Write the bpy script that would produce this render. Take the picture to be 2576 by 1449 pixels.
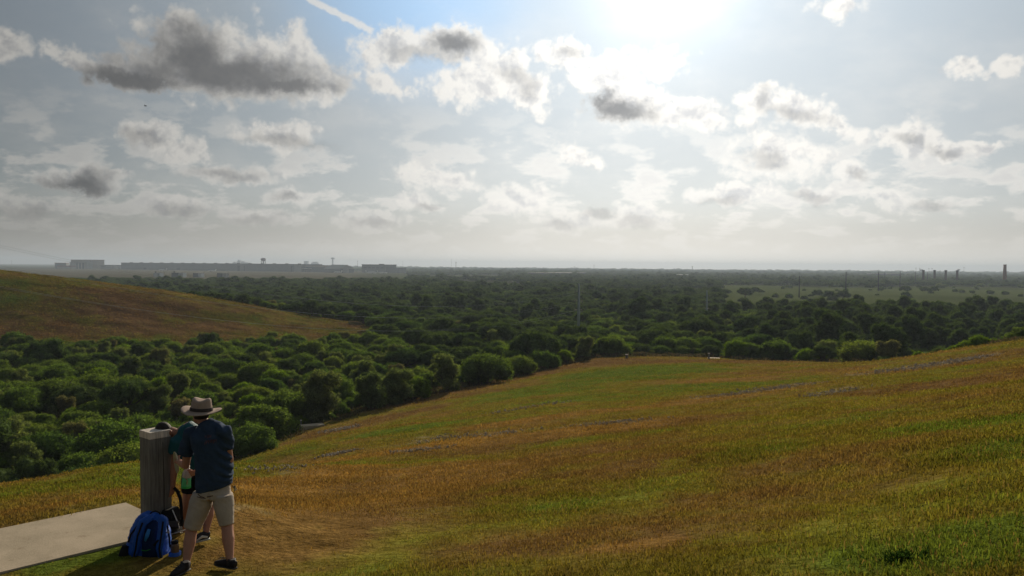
import bpy, bmesh, math, random
import numpy as np
from mathutils import Vector, Matrix, Euler, Quaternion

sc = bpy.context.scene
for o in list(bpy.data.objects):
    bpy.data.objects.remove(o)
random.seed(7)
RNG = np.random.default_rng(11)

# ------------------------------------------------------------------ camera
FPX = 800.0
PITCH = -1.54
ROLL = 0.50
cam_d = bpy.data.cameras.new('camera')
cam = bpy.data.objects.new('camera', cam_d)
sc.collection.objects.link(cam)
sc.camera = cam
cam_d.sensor_width = 36.0
cam_d.lens = FPX / 1024 * 36
cam_d.clip_start = 0.05
cam_d.clip_end = 60000
CAM_R = Euler((math.radians(90 + PITCH), 0, 0)).to_matrix() @ Matrix.Rotation(math.radians(ROLL), 3, 'Z')
cam.matrix_world = CAM_R.to_4x4()

def ray(u, v):
    return CAM_R @ Vector(((u - 512) / FPX, -(v - 288) / FPX, -1.0))
def at(u, v, Y):
    r = ray(u, v)
    return r * (Y / r.y)
def proj(p):
    q = CAM_R.transposed() @ Vector(p)
    return (512 + q.x / -q.z * FPX, 288 - q.y / -q.z * FPX)

# ------------------------------------------------------------------ sun + sky
SUN_AZ, SUN_EL = 10.3, 19.8
sa, se = math.radians(SUN_AZ), math.radians(SUN_EL)
SUN_DIR = Vector((math.sin(sa) * math.cos(se), math.cos(sa) * math.cos(se), math.sin(se)))
sd = bpy.data.lights.new('sun', 'SUN')
sd.energy = 4.6
sd.angle = math.radians(0.53)
sd.color = (1.0, 0.86, 0.66)
so = bpy.data.objects.new('sun', sd)
sc.collection.objects.link(so)
so.rotation_euler = SUN_DIR.to_track_quat('Z', 'Y').to_euler()

sc.view_settings.view_transform = 'Standard'
sc.view_settings.look = 'None'
sc.view_settings.exposure = 0.0
sc.view_settings.gamma = 1.0
sc.render.engine = 'CYCLES'
sc.cycles.max_bounces = 6
sc.cycles.transparent_max_bounces = 6
sc.cycles.volume_bounces = 1

world = bpy.data.worlds.new('World')
sc.world = world
world.use_nodes = True

class NT:
    """tiny node-tree helper"""
    def __init__(s, nt):
        s.t = nt; s.n = nt.nodes; s.l = nt.links
    def new(s, typ, **kw):
        n = s.n.new(typ)
        for k, v in kw.items():
            setattr(n, k, v)
        return n
    def put(s, sock, val):
        if hasattr(val, 'is_output') or isinstance(val, bpy.types.NodeSocket):
            s.l.new(val, sock)
        elif val is not None:
            sock.default_value = val
    def m(s, op, a, b=None, c=None, clamp=False):
        n = s.n.new('ShaderNodeMath'); n.operation = op; n.use_clamp = clamp
        s.put(n.inputs[0], a)
        if b is not None: s.put(n.inputs[1], b)
        if c is not None: s.put(n.inputs[2], c)
        return n.outputs[0]
    def vm(s, op, a, b=None, scale=None):
        n = s.n.new('ShaderNodeVectorMath'); n.operation = op
        s.put(n.inputs[0], a)
        if b is not None: s.put(n.inputs[1], b)
        if scale is not None: s.put(n.inputs['Scale'], scale)
        return n.outputs['Value'] if op in ('LENGTH', 'DOT_PRODUCT', 'DISTANCE') else n.outputs[0]
    def noise(s, vec, scale, detail=4, rough=0.55, color=False, dist=0.0, lac=2.0):
        n = s.n.new('ShaderNodeTexNoise')
        s.put(n.inputs['Vector'], vec)
        n.inputs['Scale'].default_value = scale
        n.inputs['Detail'].default_value = detail
        n.inputs['Roughness'].default_value = rough
        n.inputs['Lacunarity'].default_value = lac
        n.inputs['Distortion'].default_value = dist
        return n.outputs['Color'] if color else n.outputs[0]
    def mapr(s, x, a, b, c=0.0, d=1.0, typ='SMOOTHSTEP'):
        n = s.n.new('ShaderNodeMapRange'); n.interpolation_type = typ; n.clamp = True
        s.put(n.inputs['Value'], x)
        s.put(n.inputs['From Min'], a); s.put(n.inputs['From Max'], b)
        s.put(n.inputs['To Min'], c); s.put(n.inputs['To Max'], d)
        return n.outputs[0]
    def mix(s, f, a, b, mode='MIX'):
        n = s.n.new('ShaderNodeMix'); n.data_type = 'RGBA'; n.blend_type = mode
        s.put(n.inputs[0], f)
        for i, v in ((6, a), (7, b)):
            if isinstance(v, (tuple, list)) and len(v) == 3: v = (*v, 1)
            s.put(n.inputs[i], v)
        return n.outputs[2]
    def ramp(s, f, stops):
        n = s.n.new('ShaderNodeValToRGB')
        s.put(n.inputs[0], f)
        e = n.color_ramp.elements
        while len(e) < len(stops): e.new(0.5)
        for i, (p, c) in enumerate(stops):
            e[i].position = p; e[i].color = (*c, 1) if len(c) == 3 else c
        return n.outputs[0]

def azel(u, v):
    r = ray(u, v).normalized()
    return math.degrees(math.atan2(r.x, r.y)), math.degrees(math.asin(r.z))

def build_sky():
    W = NT(world.node_tree)
    W.n.clear()
    tc = W.new('ShaderNodeTexCoord').outputs['Generated']
    d = W.vm('NORMALIZE', tc)
    sep = W.new('ShaderNodeSeparateXYZ'); W.put(sep.inputs[0], d)
    X, Y, Z = sep.outputs
    az = W.m('DEGREES', W.m('ARCTAN2', X, Y))
    el = W.m('DEGREES', W.m('ARCSINE', Z))
    comb = W.new('ShaderNodeCombineXYZ'); W.put(comb.inputs[0], az); W.put(comb.inputs[1], el)
    P0 = comb.outputs[0]
    # billow: displace the lookup by fractal noise
    n1 = W.noise(P0, 0.42, 7, 0.66, color=True)
    P = W.vm('ADD', P0, W.vm('SCALE', W.vm('SUBTRACT', n1, (0.5, 0.5, 0.5)), scale=2.3))
    P = W.vm('MULTIPLY', P, (1, 1, 0))
    nf = W.noise(P0, 0.55, 9, 0.62)
    nf = W.m('SUBTRACT', nf, 0.5)
    def field(ells, k=0.22):
        cur = None
        for (u, v, ru, rv, rot, gain) in ells:
            a0, e0 = azel(u, v); a1, _ = azel(u + ru, v); _, e1 = azel(u, v - rv)
            ra, re = abs(a1 - a0), abs(e1 - e0)
            mp = W.new('ShaderNodeMapping'); mp.vector_type = 'TEXTURE'
            if cur is None: W.put(mp.inputs[0], P)
            else:
                ma = W.new('ShaderNodeVectorMath', operation='MULTIPLY_ADD')   # orders the evaluation, adds nothing visible
                W.put(ma.inputs[0], cur); ma.inputs[1].default_value = (1e-6, 0, 0); W.put(ma.inputs[2], P)
                W.put(mp.inputs[0], ma.outputs[0])
            mp.inputs['Location'].default_value = (a0, e0, 0)
            mp.inputs['Rotation'].default_value = (0, 0, math.radians(-rot))
            mp.inputs['Scale'].default_value = (ra, re, 1)
            q = W.m('MULTIPLY_ADD', W.vm('LENGTH', mp.outputs[0]), -gain, gain)
            cur = q if cur is None else W.m('SMOOTH_MAX', cur, q, k)
        return cur
    S = 0.3975
    def E(x, y, rx, ry, rot=0, g=1.0): return (x * S, y * S, rx * S, ry * S, rot, g)
    shapes = [E(515,132,155,100), E(660,165,200,75,8), E(745,120,52,52), E(800,195,85,60,20), E(330,180,150,42), E(190,155,90,26,10),
              E(560,200,310,48),
              E(975,125,85,55), E(1130,115,110,48), E(1250,155,90,52,20), E(1320,225,80,50,30), E(1200,210,110,60), E(960,210,70,30,30,.7),
              E(1425,140,80,42), E(1540,190,110,55,15), E(1660,165,75,45), E(1580,260,110,52), E(1720,290,150,45,8),
              E(1920,250,75,36), E(2010,275,95,50,18), E(2110,320,75,26,25), E(1950,395,130,50,10,.7),
              E(2290,345,80,42,15), E(2385,380,60,20,20), E(2425,170,50,26), E(2515,165,45,26),
              E(700,338,105,36), E(395,345,90,40,10), E(470,385,75,34,20), E(220,455,92,36), E(590,440,115,26),
              E(450,525,78,26), E(10,120,60,38), E(1450,395,60,26,30,.7), E(1080,440,80,28,0,.7), E(2140,420,60,34,30,.7),
              E(1150,455,70,26), E(1310,500,100,34), E(1450,560,110,28), E(1610,545,90,30), E(1040,500,60,24), E(730,500,60,24), E(930,550,95,22), E(1850,485,120,26), E(2060,485,75,20), E(2240,500,80,24,15), E(2470,375,55,20), E(60,525,80,26), E(280,440,50,18), E(2120,20,60,22,10,.6), E(650,555,90,18)]
    cores = [E(480,140,95,68), E(560,185,210,44), E(340,197,130,26), E(700,215,120,20),
             E(1145,110,48,20), E(1560,275,66,22,5), E(1510,252,34,18), E(200,465,62,20)]
    soft = [E(1070,140,90,18), E(1290,190,50,16,20), E(1430,130,34,14,10), E(1330,220,25,22), E(1915,245,14,24,0), E(2000,285,80,16,20),
            E(1925,400,50,20,10), E(2290,350,40,12,15), E(2375,380,42,10,20), E(710,352,88,14,3), E(365,345,45,16,0), E(245,440,45,15), E(570,440,80,14),
            E(450,530,60,14), E(2145,435,26,12,30), E(2050,495,50,14,8), E(1820,500,42,12), E(1510,540,36,13), E(1400,570,38,13), E(1600,562,42,15),
            E(1085,525,30,12), E(650,560,60,11), E(940,560,50,10), E(720,500,30,12), E(2350,515,40,12), E(60,540,60,14)]
    Sf = field(shapes)
    Kf = field(cores, 0.15)
    Lf = field(soft, 0.15)
    # pseudo relief: the same noise sampled a little towards the sun
    a_s, e_s = SUN_AZ, SUN_EL
    dirv = W.vm('NORMALIZE', W.vm('SUBTRACT', (a_s, e_s, 0), P0))
    nfs = W.noise(W.vm('ADD', P0, W.vm('SCALE', dirv, scale=0.55)), 0.55, 9, 0.62)
    relief = W.m('SUBTRACT', nf, W.m('SUBTRACT', nfs, 0.5))
    def billow(vec):
        vn = W.new('ShaderNodeTexVoronoi'); vn.feature = 'F1'
        W.put(vn.inputs['Vector'], vec); vn.inputs['Scale'].default_value = 0.62
        vn.inputs['Detail'].default_value = 2.4; vn.inputs['Roughness'].default_value = 0.5; vn.inputs['Lacunarity'].default_value = 2.2
        return W.m('SUBTRACT', 1.09, vn.outputs['Distance'])
    n3 = W.vm('ADD', P0, W.vm('SCALE', W.vm('SUBTRACT', W.noise(P0, 1.3, 4, 0.6, color=True), (0.5, 0.5, 0.5)), scale=0.7))
    bil = billow(n3)
    bils = billow(W.vm('ADD', n3, W.vm('SCALE', dirv, scale=0.35)))
    depth = W.m('ADD', W.m('ADD', Sf, W.m('MULTIPLY', nf, 1.0)), W.m('MULTIPLY', bil, 0.75))
    relief = W.m('ADD', relief, W.m('MULTIPLY', W.m('SUBTRACT', bil, bils), 0.42))
    alpha = W.mapr(depth, -0.18, 0.46)
    core = W.mapr(W.m('ADD', Kf, W.m('MULTIPLY', nf, 1.5)), -0.95, 0.70)
    softc = W.mapr(W.m('ADD', Lf, W.m('MULTIPLY', nf, 1.5)), -0.8, 0.8)
    body = W.m('ADD', W.mapr(depth, 0.25, 1.15, 0, 0.62), W.m('MULTIPLY', relief, -3.6), clamp=True)
    # thin high veil and the flat far cloud deck near the horizon (perspective of a flat layer)
    zz = W.m('MAXIMUM', W.m('ADD', Z, 0.34), 0.2)
    pl = W.new('ShaderNodeCombineXYZ'); W.put(pl.inputs[0], W.m('DIVIDE', X, zz)); W.put(pl.inputs[1], W.m('DIVIDE', Y, zz))
    far = W.noise(pl.outputs[0], 6.5, 8, 0.58)
    low = W.mapr(el, 13.0, 5.0)
    floor_ = W.mapr(el, 0.3, 3.0)
    faralpha = W.m('MULTIPLY', W.mapr(far, 0.48, 0.60), low)
    farcore = W.m('MULTIPLY', W.m('MULTIPLY', W.mapr(far, 0.55, 0.68), W.mapr(el, 10.0, 5.0)), W.mapr(el, 1.0, 4.0))
    veiln = W.noise(pl.outputs[0], 3.0, 7, 0.6)
    veil = W.m('MULTIPLY', W.mapr(veiln, 0.42, 0.75), 0.55)
    # contrail
    a0, e0 = azel(300, -6); a1, e1 = azel(372, 31)
    cx_, cy_ = (a0 + a1) / 2, (e0 + e1) / 2
    L = math.hypot(a1 - a0, e1 - e0)
    mp = W.new('ShaderNodeMapping'); mp.vector_type = 'TEXTURE'
    n2 = W.noise(P0, 1.6, 4, 0.6, color=True)
    W.put(mp.inputs[0], W.vm('ADD', P0, W.vm('SCALE', W.vm('SUBTRACT', n2, (0.5, 0.5, 0.5)), scale=0.5)))
    mp.inputs['Location'].default_value = (cx_, cy_, 0)
    mp.inputs['Rotation'].default_value = (0, 0, math.atan2(e1 - e0, a1 - a0))
    mp.inputs['Scale'].default_value = (L / 2, 0.26, 1)
    s2 = W.new('ShaderNodeSeparateXYZ'); W.put(s2.inputs[0], mp.outputs[0])
    trail = W.m('MULTIPLY', W.mapr(W.m('ABSOLUTE', s2.outputs[1]), 1.15, 0.4), W.mapr(W.m('ABSOLUTE', s2.outputs[0]), 1.12, 0.95))
    trail = W.m('MULTIPLY', trail, 0.75)
    # brightness by angle from the sun
    cosang = W.vm('DOT_PRODUCT', d, tuple(SUN_DIR))
    th = W.m('DEGREES', W.m('ARCCOSINE', W.m('MINIMUM', cosang, 1.0)))
    wide = W.m('MULTIPLY', W.m('EXPONENT', W.m('MULTIPLY', th, -1 / 26.0)), 1.0)
    wide = W.m('MULTIPLY', wide, W.mapr(th, 3.0, 17.0, 0.74, 1.0))
    near = W.m('MULTIPLY', W.m('EXPONENT', W.m('MULTIPLY', th, -1 / 4.2)), 0.95)
    glow = W.m('ADD', W.m('ADD', wide, near), 0.115)
    side = W.mapr(az, -38.0, 0.0, 0.55, 1.0, 'LINEAR')
    glow = W.m('MULTIPLY', W.m('MULTIPLY', glow, side), W.mapr(el, 11.0, 3.0, 1.0, 1.12))
    sky = W.new('ShaderNodeTexSky'); sky.sky_type = 'NISHITA'; sky.sun_disc = False
    sky.sun_elevation = se; sky.sun_rotation = sa
    sky.air_density = 1.0; sky.dust_density = 0.3; sky.ozone_density = 1.5
    SKYK = 0.10
    nish = W.vm('SCALE', sky.outputs[0], scale=SKYK)
    # clear-sky colour: physical sky dimmed into a hazy aureole
    hz = W.vm('SCALE', W.mix(W.mapr(el, 0.0, 20.0, 0, 1, 'LINEAR'), (0.97, 0.985, 0.97), (0.87, 1.0, 1.10)), scale=glow)
    blue_c = W.new('ShaderNodeCombineXYZ')
    b0a, b0e = azel(400, 20)
    mp2 = W.new('ShaderNodeMapping'); mp2.vector_type = 'TEXTURE'
    W.put(mp2.inputs[0], P0)
    mp2.inputs['Location'].default_value = (b0a, b0e + 2, 0)
    mp2.inputs['Scale'].default_value = (13, 9, 1)
    blue = W.m('MULTIPLY', W.mapr(W.vm('LENGTH', mp2.outputs[0]), 1.0, 0.1), 0.95)
    clear = W.mix(blue, hz, W.vm('SCALE', W.mix(0.0, (0.72, 1.08, 1.52), (0, 0, 0)), scale=W.m('MULTIPLY', glow, 1.06)))
    clear = W.mix(0.10, clear, nish)
    bright = W.vm('MULTIPLY', W.new('ShaderNodeCombineXYZ').outputs[0], (1, 1, 1))
    litk = W.m('MULTIPLY_ADD', glow, 1.22, 0.17)
    lit = W.vm('SCALE', W.mix(0.0, (1.03, 1.0, 0.94), (0, 0, 0)), scale=litk)
    dark = W.vm('SCALE', W.mix(0.0, (0.98, 1.0, 1.03), (0, 0, 0)), scale=W.m('MULTIPLY_ADD', glow, 0.38, 0.0))
    midd = W.vm('SCALE', W.mix(0.0, (1.0, 1.0, 1.0), (0, 0, 0)), scale=W.m('MULTIPLY_ADD', glow, 0.92, 0.09))
    c = W.mix(veil, clear, W.mix(0.5, clear, lit))
    c = W.mix(W.m('MULTIPLY', faralpha, 0.75), c, lit)
    c = W.mix(W.m('MULTIPLY', farcore, 0.45), c, midd)
    c = W.mix(trail, c, lit)
    c = W.mix(W.m('MULTIPLY', alpha, W.mapr(el, 1.0, 9.0, 0.62, 0.93)), c, W.mix(body, lit, midd))
    inside = W.mapr(depth, -0.25, 0.35)
    c = W.mix(W.m('MULTIPLY', softc, 0.42), c, dark)
    c = W.mix(W.m('MULTIPLY', W.m('MULTIPLY', core, inside), 0.92), c, dark)
    # pale haze layer close to the horizon
    c = W.mix(W.mapr(el, 5.0, 0.2, 0.0, 0.9), c, W.vm('SCALE', W.mix(0.0, (1.0, 0.955, 0.875), (0, 0, 0)), scale=W.m('MULTIPLY', W.m('MULTIPLY_ADD', glow, 1.0, 0.02), W.mapr(el, 3.0, 0.1, 1.08, 1.5))))
    # the half of the sky behind the camera and below the horizon
    c = W.mix(W.mapr(el, 0.0, -3.0), c, (0.10, 0.10, 0.08))
    bg = W.new('ShaderNodeBackground'); bg.inputs['Strength'].default_value = 1.0
    W.put(bg.inputs['Color'], c)
    out = W.new('ShaderNodeOutputWorld'); W.put(out.inputs[0], bg.outputs[0])
    world.cycles.sampling_method = 'MANUAL'
    world.cycles.sample_map_resolution = 512
build_sky()

# ------------------------------------------------------------------ object helpers
def tag(o, label=None, cat=None, group=None, kind=None):
    if label: o['label'] = label
    if cat: o['category'] = cat
    if group: o['group'] = group
    if kind: o['kind'] = kind
    return o
def link(name, mesh, mat=None, parent=None, loc=None):
    o = bpy.data.objects.new(name, mesh)
    sc.collection.objects.link(o)
    if mat is not None and mesh is not None and not mesh.materials: mesh.materials.append(mat)
    if parent is not None: o.parent = parent
    if loc is not None: o.location = loc
    return o
def empty(name, loc=(0, 0, 0), rz=0):
    o = bpy.data.objects.new(name, None)
    sc.collection.objects.link(o); o.location = loc; o.rotation_euler = (0, 0, rz)
    o.empty_display_size = 0.2
    return o
def np_mesh(name, V, F, smooth=False):
    """V (n,3); F (m,3) or (m,4) array"""
    me = bpy.data.meshes.new(name)
    V = np.asarray(V, np.float32); F = np.asarray(F, np.int32)
    k = F.shape[1]
    me.vertices.add(len(V)); me.vertices.foreach_set('co', V.ravel())
    me.loops.add(F.size); me.loops.foreach_set('vertex_index', F.ravel())
    me.polygons.add(len(F)); me.polygons.foreach_set('loop_start', np.arange(0, F.size, k, dtype=np.int32))
    try: me.polygons.foreach_set('loop_total', np.full(len(F), k, np.int32))
    except Exception: pass
    me.update(calc_edges=True)
    if smooth: me.polygons.foreach_set('use_smooth', np.ones(len(F), bool))
    return me
def bm_mesh(name, bm, smooth=False):
    me = bpy.data.meshes.new(name)
    bmesh.ops.recalc_face_normals(bm, faces=bm.faces)
    bm.to_mesh(me); bm.free()
    if smooth: me.polygons.foreach_set('use_smooth', np.ones(len(me.polygons), bool))
    me.update()
    return me
def box(bm, c, s, rot=None, bevel=0.0):
    r = bmesh.ops.create_cube(bm, size=1)
    M = Matrix.Translation(c) @ (rot.to_4x4() if rot is not None else Matrix()) @ Matrix.Diagonal((*s, 1))
    bmesh.ops.transform(bm, matrix=M, verts=r['verts'])
    if bevel > 0:
        es = list({e for v in r['verts'] for e in v.link_edges})
        bmesh.ops.bevel(bm, geom=es, offset=bevel, segments=2, profile=0.6, affect='EDGES')
def tube(bm, pts, rad, seg=12, up=None, caps=True, power=2.0):
    """swept tube; rad entries are r or (r_side, r_up); up orients the ellipse"""
    pts = [Vector(p) for p in pts]
    n = len(pts); rings = []
    side0 = None
    for i, p in enumerate(pts):
        t = (pts[min(i + 1, n - 1)] - pts[max(i - 1, 0)])
        if t.length < 1e-9: t = Vector((0, 0, 1))
        t.normalize()
        U = Vector(up) if up is not None else (Vector((0, 1, 0)) if abs(t.y) < 0.9 else Vector((1, 0, 0)))
        if side0 is None or up is not None:
            s = t.cross(U)
            if s.length < 1e-6: s = t.cross(Vector((1, 0, 0)))
        else:
            s = side0 - t * side0.dot(t)
        s.normalize(); side0 = s
        w = s.cross(t).normalized()
        r = rad[i]; ra, rb = (r, r) if not isinstance(r, (tuple, list)) else r
        ring = []
        for k in range(seg):
            a = 2 * math.pi * k / seg
            ca, sa_ = math.cos(a), math.sin(a)
            ex = 2.0 / power
            cx = math.copysign(abs(ca) ** ex, ca); sx = math.copysign(abs(sa_) ** ex, sa_)
            ring.append(bm.verts.new(p + s * (ra * cx) + w * (rb * sx)))
        rings.append(ring)
    for a, b in zip(rings[:-1], rings[1:]):
        for k in range(seg):
            bm.faces.new((a[k], a[(k + 1) % seg], b[(k + 1) % seg], b[k]))
    if caps:
        bm.faces.new(list(reversed(rings[0]))); bm.faces.new(rings[-1])
    return rings
def ball(bm, c, r, rot=None, seg=14, rings=9):
    q = bmesh.ops.create_uvsphere(bm, u_segments=seg, v_segments=rings, radius=1)
    s = (r, r, r) if not isinstance(r, (tuple, list)) else r
    M = Matrix.Translation(c) @ (rot.to_4x4() if rot is not None else Matrix()) @ Matrix.Diagonal((*s, 1))
    bmesh.ops.transform(bm, matrix=M, verts=q['verts'])

# ------------------------------------------------------------------ numpy noise
_PERM = np.random.default_rng(5).integers(0, 1 << 30, 4096)
def _hash(ix, iy, seed):
    h = _PERM[(ix.astype(np.int64) * 73856093 ^ iy.astype(np.int64) * 19349663 ^ (seed * 83492791)) & 4095]
    h = _PERM[(h ^ ix.astype(np.int64)) & 4095]
    return (h & 0xFFFF) / 65535.0
def vnoise(x, y, seed=0):
    ix = np.floor(x); iy = np.floor(y); fx = x - ix; fy = y - iy
    fx = fx * fx * (3 - 2 * fx); fy = fy * fy * (3 - 2 * fy)
    a = _hash(ix, iy, seed); b = _hash(ix + 1, iy, seed); c = _hash(ix, iy + 1, seed); d = _hash(ix + 1, iy + 1, seed)
    return (a + (b - a) * fx) * (1 - fy) + (c + (d - c) * fx) * fy
def fbm(x, y, scale=1.0, oct=4, seed=0, gain=0.5):
    s = 0; amp = 1; tot = 0; f = 1.0 / scale
    for i in range(oct):
        s = s + amp * vnoise(x * f + 17.3 * i, y * f - 9.1 * i, seed + i); tot += amp; amp *= gain; f *= 2.03
    return s / tot - 0.5
def sstep(a, b, x):
    t = np.clip((x - a) / (b - a), 0, 1); return t * t * (3 - 2 * t)
# ------------------------------------------------------------------ terrain
def zr(u, v, z):
    """ground point seen at picture place (u,v) at altitude z"""
    r = ray(u, v); k = z / r.z; return (r.x * k, r.y * k, z)
PLAIN = -25.0
ctrl = []
def cp(*p): ctrl.append(p)
# under and round the photographer
for x, y, z in [(0, 0, -1.62), (-4, 0, -2.0), (4, 0, -1.2), (0, -6, -0.9), (-8, -4, -2.2), (8, -6, 0.2), (15, -15, 1.5), (0, -20, 0), (-15, -15, -2), (-30, -20, -5), (30, -30, 3)]:
    cp(x, y, z)
def cz(u, v, D):
    p = at(u, v, D); cp(p.x, p.y, p.z)
cz(1024, 560, 4.6); cz(512, 576, 6.2); cz(760, 576, 5.2)
# the level spot with tee pad, post and people
PADC = [(0, 527, 9.25), (126, 504, 10.35), (178, 533, 9.15), (0, 573, 7.95)]
for u, v, D in [(126, 504, 10.35), (180, 533, 9.1), (0, 573, 7.95), (0, 527, 9.25), (215, 568, 8.35), (240, 545, 9.1), (-160, 560, 9.2), (-120, 600, 7.3)]:
    cz(u, v, D)
cz(110, 488, 13.5); cz(20, 505, 12.0); cz(250, 505, 13.5); cz(250, 485, 19)
# left shoulder and the drop behind it
cz(0, 497, 16); cz(60, 481, 21); cz(140, 463, 27); cz(-120, 520, 13)
cp(-20, 29, -10.6); cp(-27, 36, -14.5); cp(-14, 38, -10.6); cp(-32, 46, -19.5); cp(-20, 52, -15.2); cp(-24, 24, -9.8); cp(-34, 24, -14); cp(-45, 30, -20); cp(-60, 10, -21); cp(-40, 0, -13)
for u, v in [(245, 452), (300, 432), (400, 402), (480, 385), (512, 379), (560, 366), (600, 359), (650, 358), (700, 357)]:
    p = zr(u, v, -20.0); cp(*p)
    q = (p[0] * 1.0 - 6, p[1] + 12, -21.2); cp(*q)
# inner slope
for u, v, D in [(300, 470, 30), (262, 458, 54), (360, 437, 55), (420, 440, 45), (330, 500, 17), (420, 480, 20), (520, 470, 18), (520, 430, 38), (520, 400, 80), (600, 420, 40),
                (600, 385, 95), (620, 500, 11.5), (620, 450, 22), (700, 420, 32), (700, 390, 68), (780, 480, 11.5), (780, 430, 22), (780, 395, 48), (780, 374, 95), (700, 371, 120), (640, 369, 125),
                (860, 500, 8.5), (860, 440, 16), (860, 400, 32), (860, 380, 62), (950, 480, 8.2), (950, 420, 17), (950, 390, 32), (950, 368, 68), (1024, 470, 7.6), (1024, 420, 13), (1024, 380, 28), (1024, 358, 55),
                (1150, 450, 7.5), (1150, 380, 20), (1150, 350, 50), (1300, 400, 12)]:
    cz(u, v, D)
# crest on the right
for u, v, D in [(780, 362, 165), (820, 362.5, 160), (860, 363.5, 135), (900, 360, 122), (940, 354.5, 110), (980, 347, 100), (1024, 340.5, 92), (1150, 322, 85), (1300, 300, 80)]:
    cz(u, v, D)
for x, y, z in [(75, 185, -21.5), (85, 160, -20.5), (95, 145, -18.5), (110, 130, -15), (150, 120, -11), (60, 215, -22), (130, 170, -21.5), (180, 150, -19), (230, 120, -16), (200, 60, -3), (120, 40, -1), (110, 90, -3.2),
                (40, 240, -22.5), (100, 240, -23), (200, 240, -24), (0, 230, -22), (-40, 190, -21.5), (-60, 120, -21.5), (-90, 60, -22), (-120, 0, -23)]:
    cp(x, y, z)
# the second mound on the left
for u, v, D in [(-160, 262, 262), (-60, 266, 262), (0, 273.5, 262), (50, 279, 263), (100, 285.5, 265), (150, 292, 267), (200, 300, 270), (240, 307, 272), (290, 316, 276), (340, 322.5, 280)]:
    cz(u, v, D)
for u, D in [(-160, 196), (-60, 196), (0, 198), (60, 200), (110, 206), (170, 216), (240, 232), (310, 252), (370, 272)]:
    p = at(u, 300, D); cp(p.x, p.y, -21.3)
for u, D in [(-100, 228), (0, 230), (100, 236), (200, 246)]:
    vv = {-100: 300, 0: 309, 100: 314, 200: 320}[u]
    cz(u, vv, D)
for x, y, z in [(-260, 330, -19), (-170, 345, -22.5), (-100, 350, -24), (-50, 330, -24), (-330, 300, -14), (-340, 220, -19), (-300, 190, -22), (-240, 170, -23), (-20, 290, -23.5), (60, 320, -24.5), (200, 330, -25), (-300, 380, -24.5), (-100, 400, -25), (100, 400, -25), (300, 300, -25), (300, 200, -24)]:
    cp(x, y, z)
C = np.array(ctrl)
CS = 40.0
def tps(r2): return np.where(r2 > 1e-12, 0.5 * r2 * np.log(r2 + 1e-12), 0)
def _fit():
    P = C[:, :2] / CS; n = len(P)
    K = tps(((P[:, None] - P[None]) ** 2).sum(-1)) + np.eye(n) * 6e-4
    A = np.zeros((n + 3, n + 3)); A[:n, :n] = K; A[:n, n] = 1; A[:n, n + 1:] = P; A[n, :n] = 1; A[n + 1:, :n] = P.T
    b = np.zeros(n + 3); b[:n] = C[:, 2]
    return np.linalg.solve(A, b)
W_ = _fit()
_PX = np.array([[at(u, v, D).x, at(u, v, D).y, at(u, v, D).z] for u, v, D in PADC])
_A = np.c_[_PX[:, :2], np.ones(4)]
PADPL, *_ = np.linalg.lstsq(_A, _PX[:, 2], rcond=None)      # plane z = ax+by+c
def seg_dist(x, y, a, b):
    ax, ay = a; bx, by = b; dx, dy = bx - ax, by - ay
    t = np.clip(((x - ax) * dx + (y - ay) * dy) / (dx * dx + dy * dy + 1e-9), 0, 1)
    return np.hypot(x - ax - t * dx, y - ay - t * dy)
def hbase(x, y):
    x = np.asarray(x, float); y = np.asarray(y, float)
    shp = x.shape; x = x.ravel(); y = y.ravel()
    out = np.full(x.shape, PLAIN)
    w = (sstep(470, 330, np.hypot(x, y - 60)))
    idx = np.where(w > 0)[0]
    for s in range(0, len(idx), 20000):
        k = idx[s:s + 20000]
        P = np.c_[x[k], y[k]] / CS
        z = tps(((P[:, None] - C[None, :, :2] / CS) ** 2).sum(-1)) @ W_[:len(C)] + W_[len(C)] + P @ W_[len(C) + 1:]
        out[k] = z * w[k] + PLAIN * (1 - w[k])
    return out.reshape(shp)
def terrain(x, y):
    x = np.asarray(x, float); y = np.asarray(y, float)
    z = hbase(x, y)
    r = np.hypot(x, y)
    flat = sstep(0.8, 4.5, seg_dist(x, y, (-5.6, 8.6), (-3.2, 8.7)))
    z = z + flat * (0.10 * fbm(x, y, 2.3, 4, 3) + 0.28 * fbm(x, y, 7.0, 3, 8) * sstep(6, 16, r) + 1.0 * fbm(x, y, 26.0, 3, 21) * sstep(20, 70, r) * sstep(400, 300, r))
    z = z + 0.035 * fbm(x, y, 0.35, 3, 4) * sstep(60, 20, r)
    pl = PADPL[0] * x + PADPL[1] * y + PADPL[2]
    w = sstep(2.2, 0.5, seg_dist(x, y, (-11.0, 3.9), (-4.5, 9.6)))
    return z * (1 - w) + (pl - 0.018 + 0.02 * fbm(x, y, 0.5, 2, 9)) * w
def gz(x, y): return float(terrain(np.array([x]), np.array([y]))[0])
def gpt(u, v, dmax=4000.0):
    """first ground point under picture place (u,v)"""
    r = ray(u, v); D = np.geomspace(3, dmax, 700)
    X = r.x / r.y * D; Z = r.z / r.y * D
    hit = np.where(Z <= terrain(X, D))[0]
    i = hit[0] if len(hit) else len(D) - 1
    return float(X[i]), float(D[i])

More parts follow.
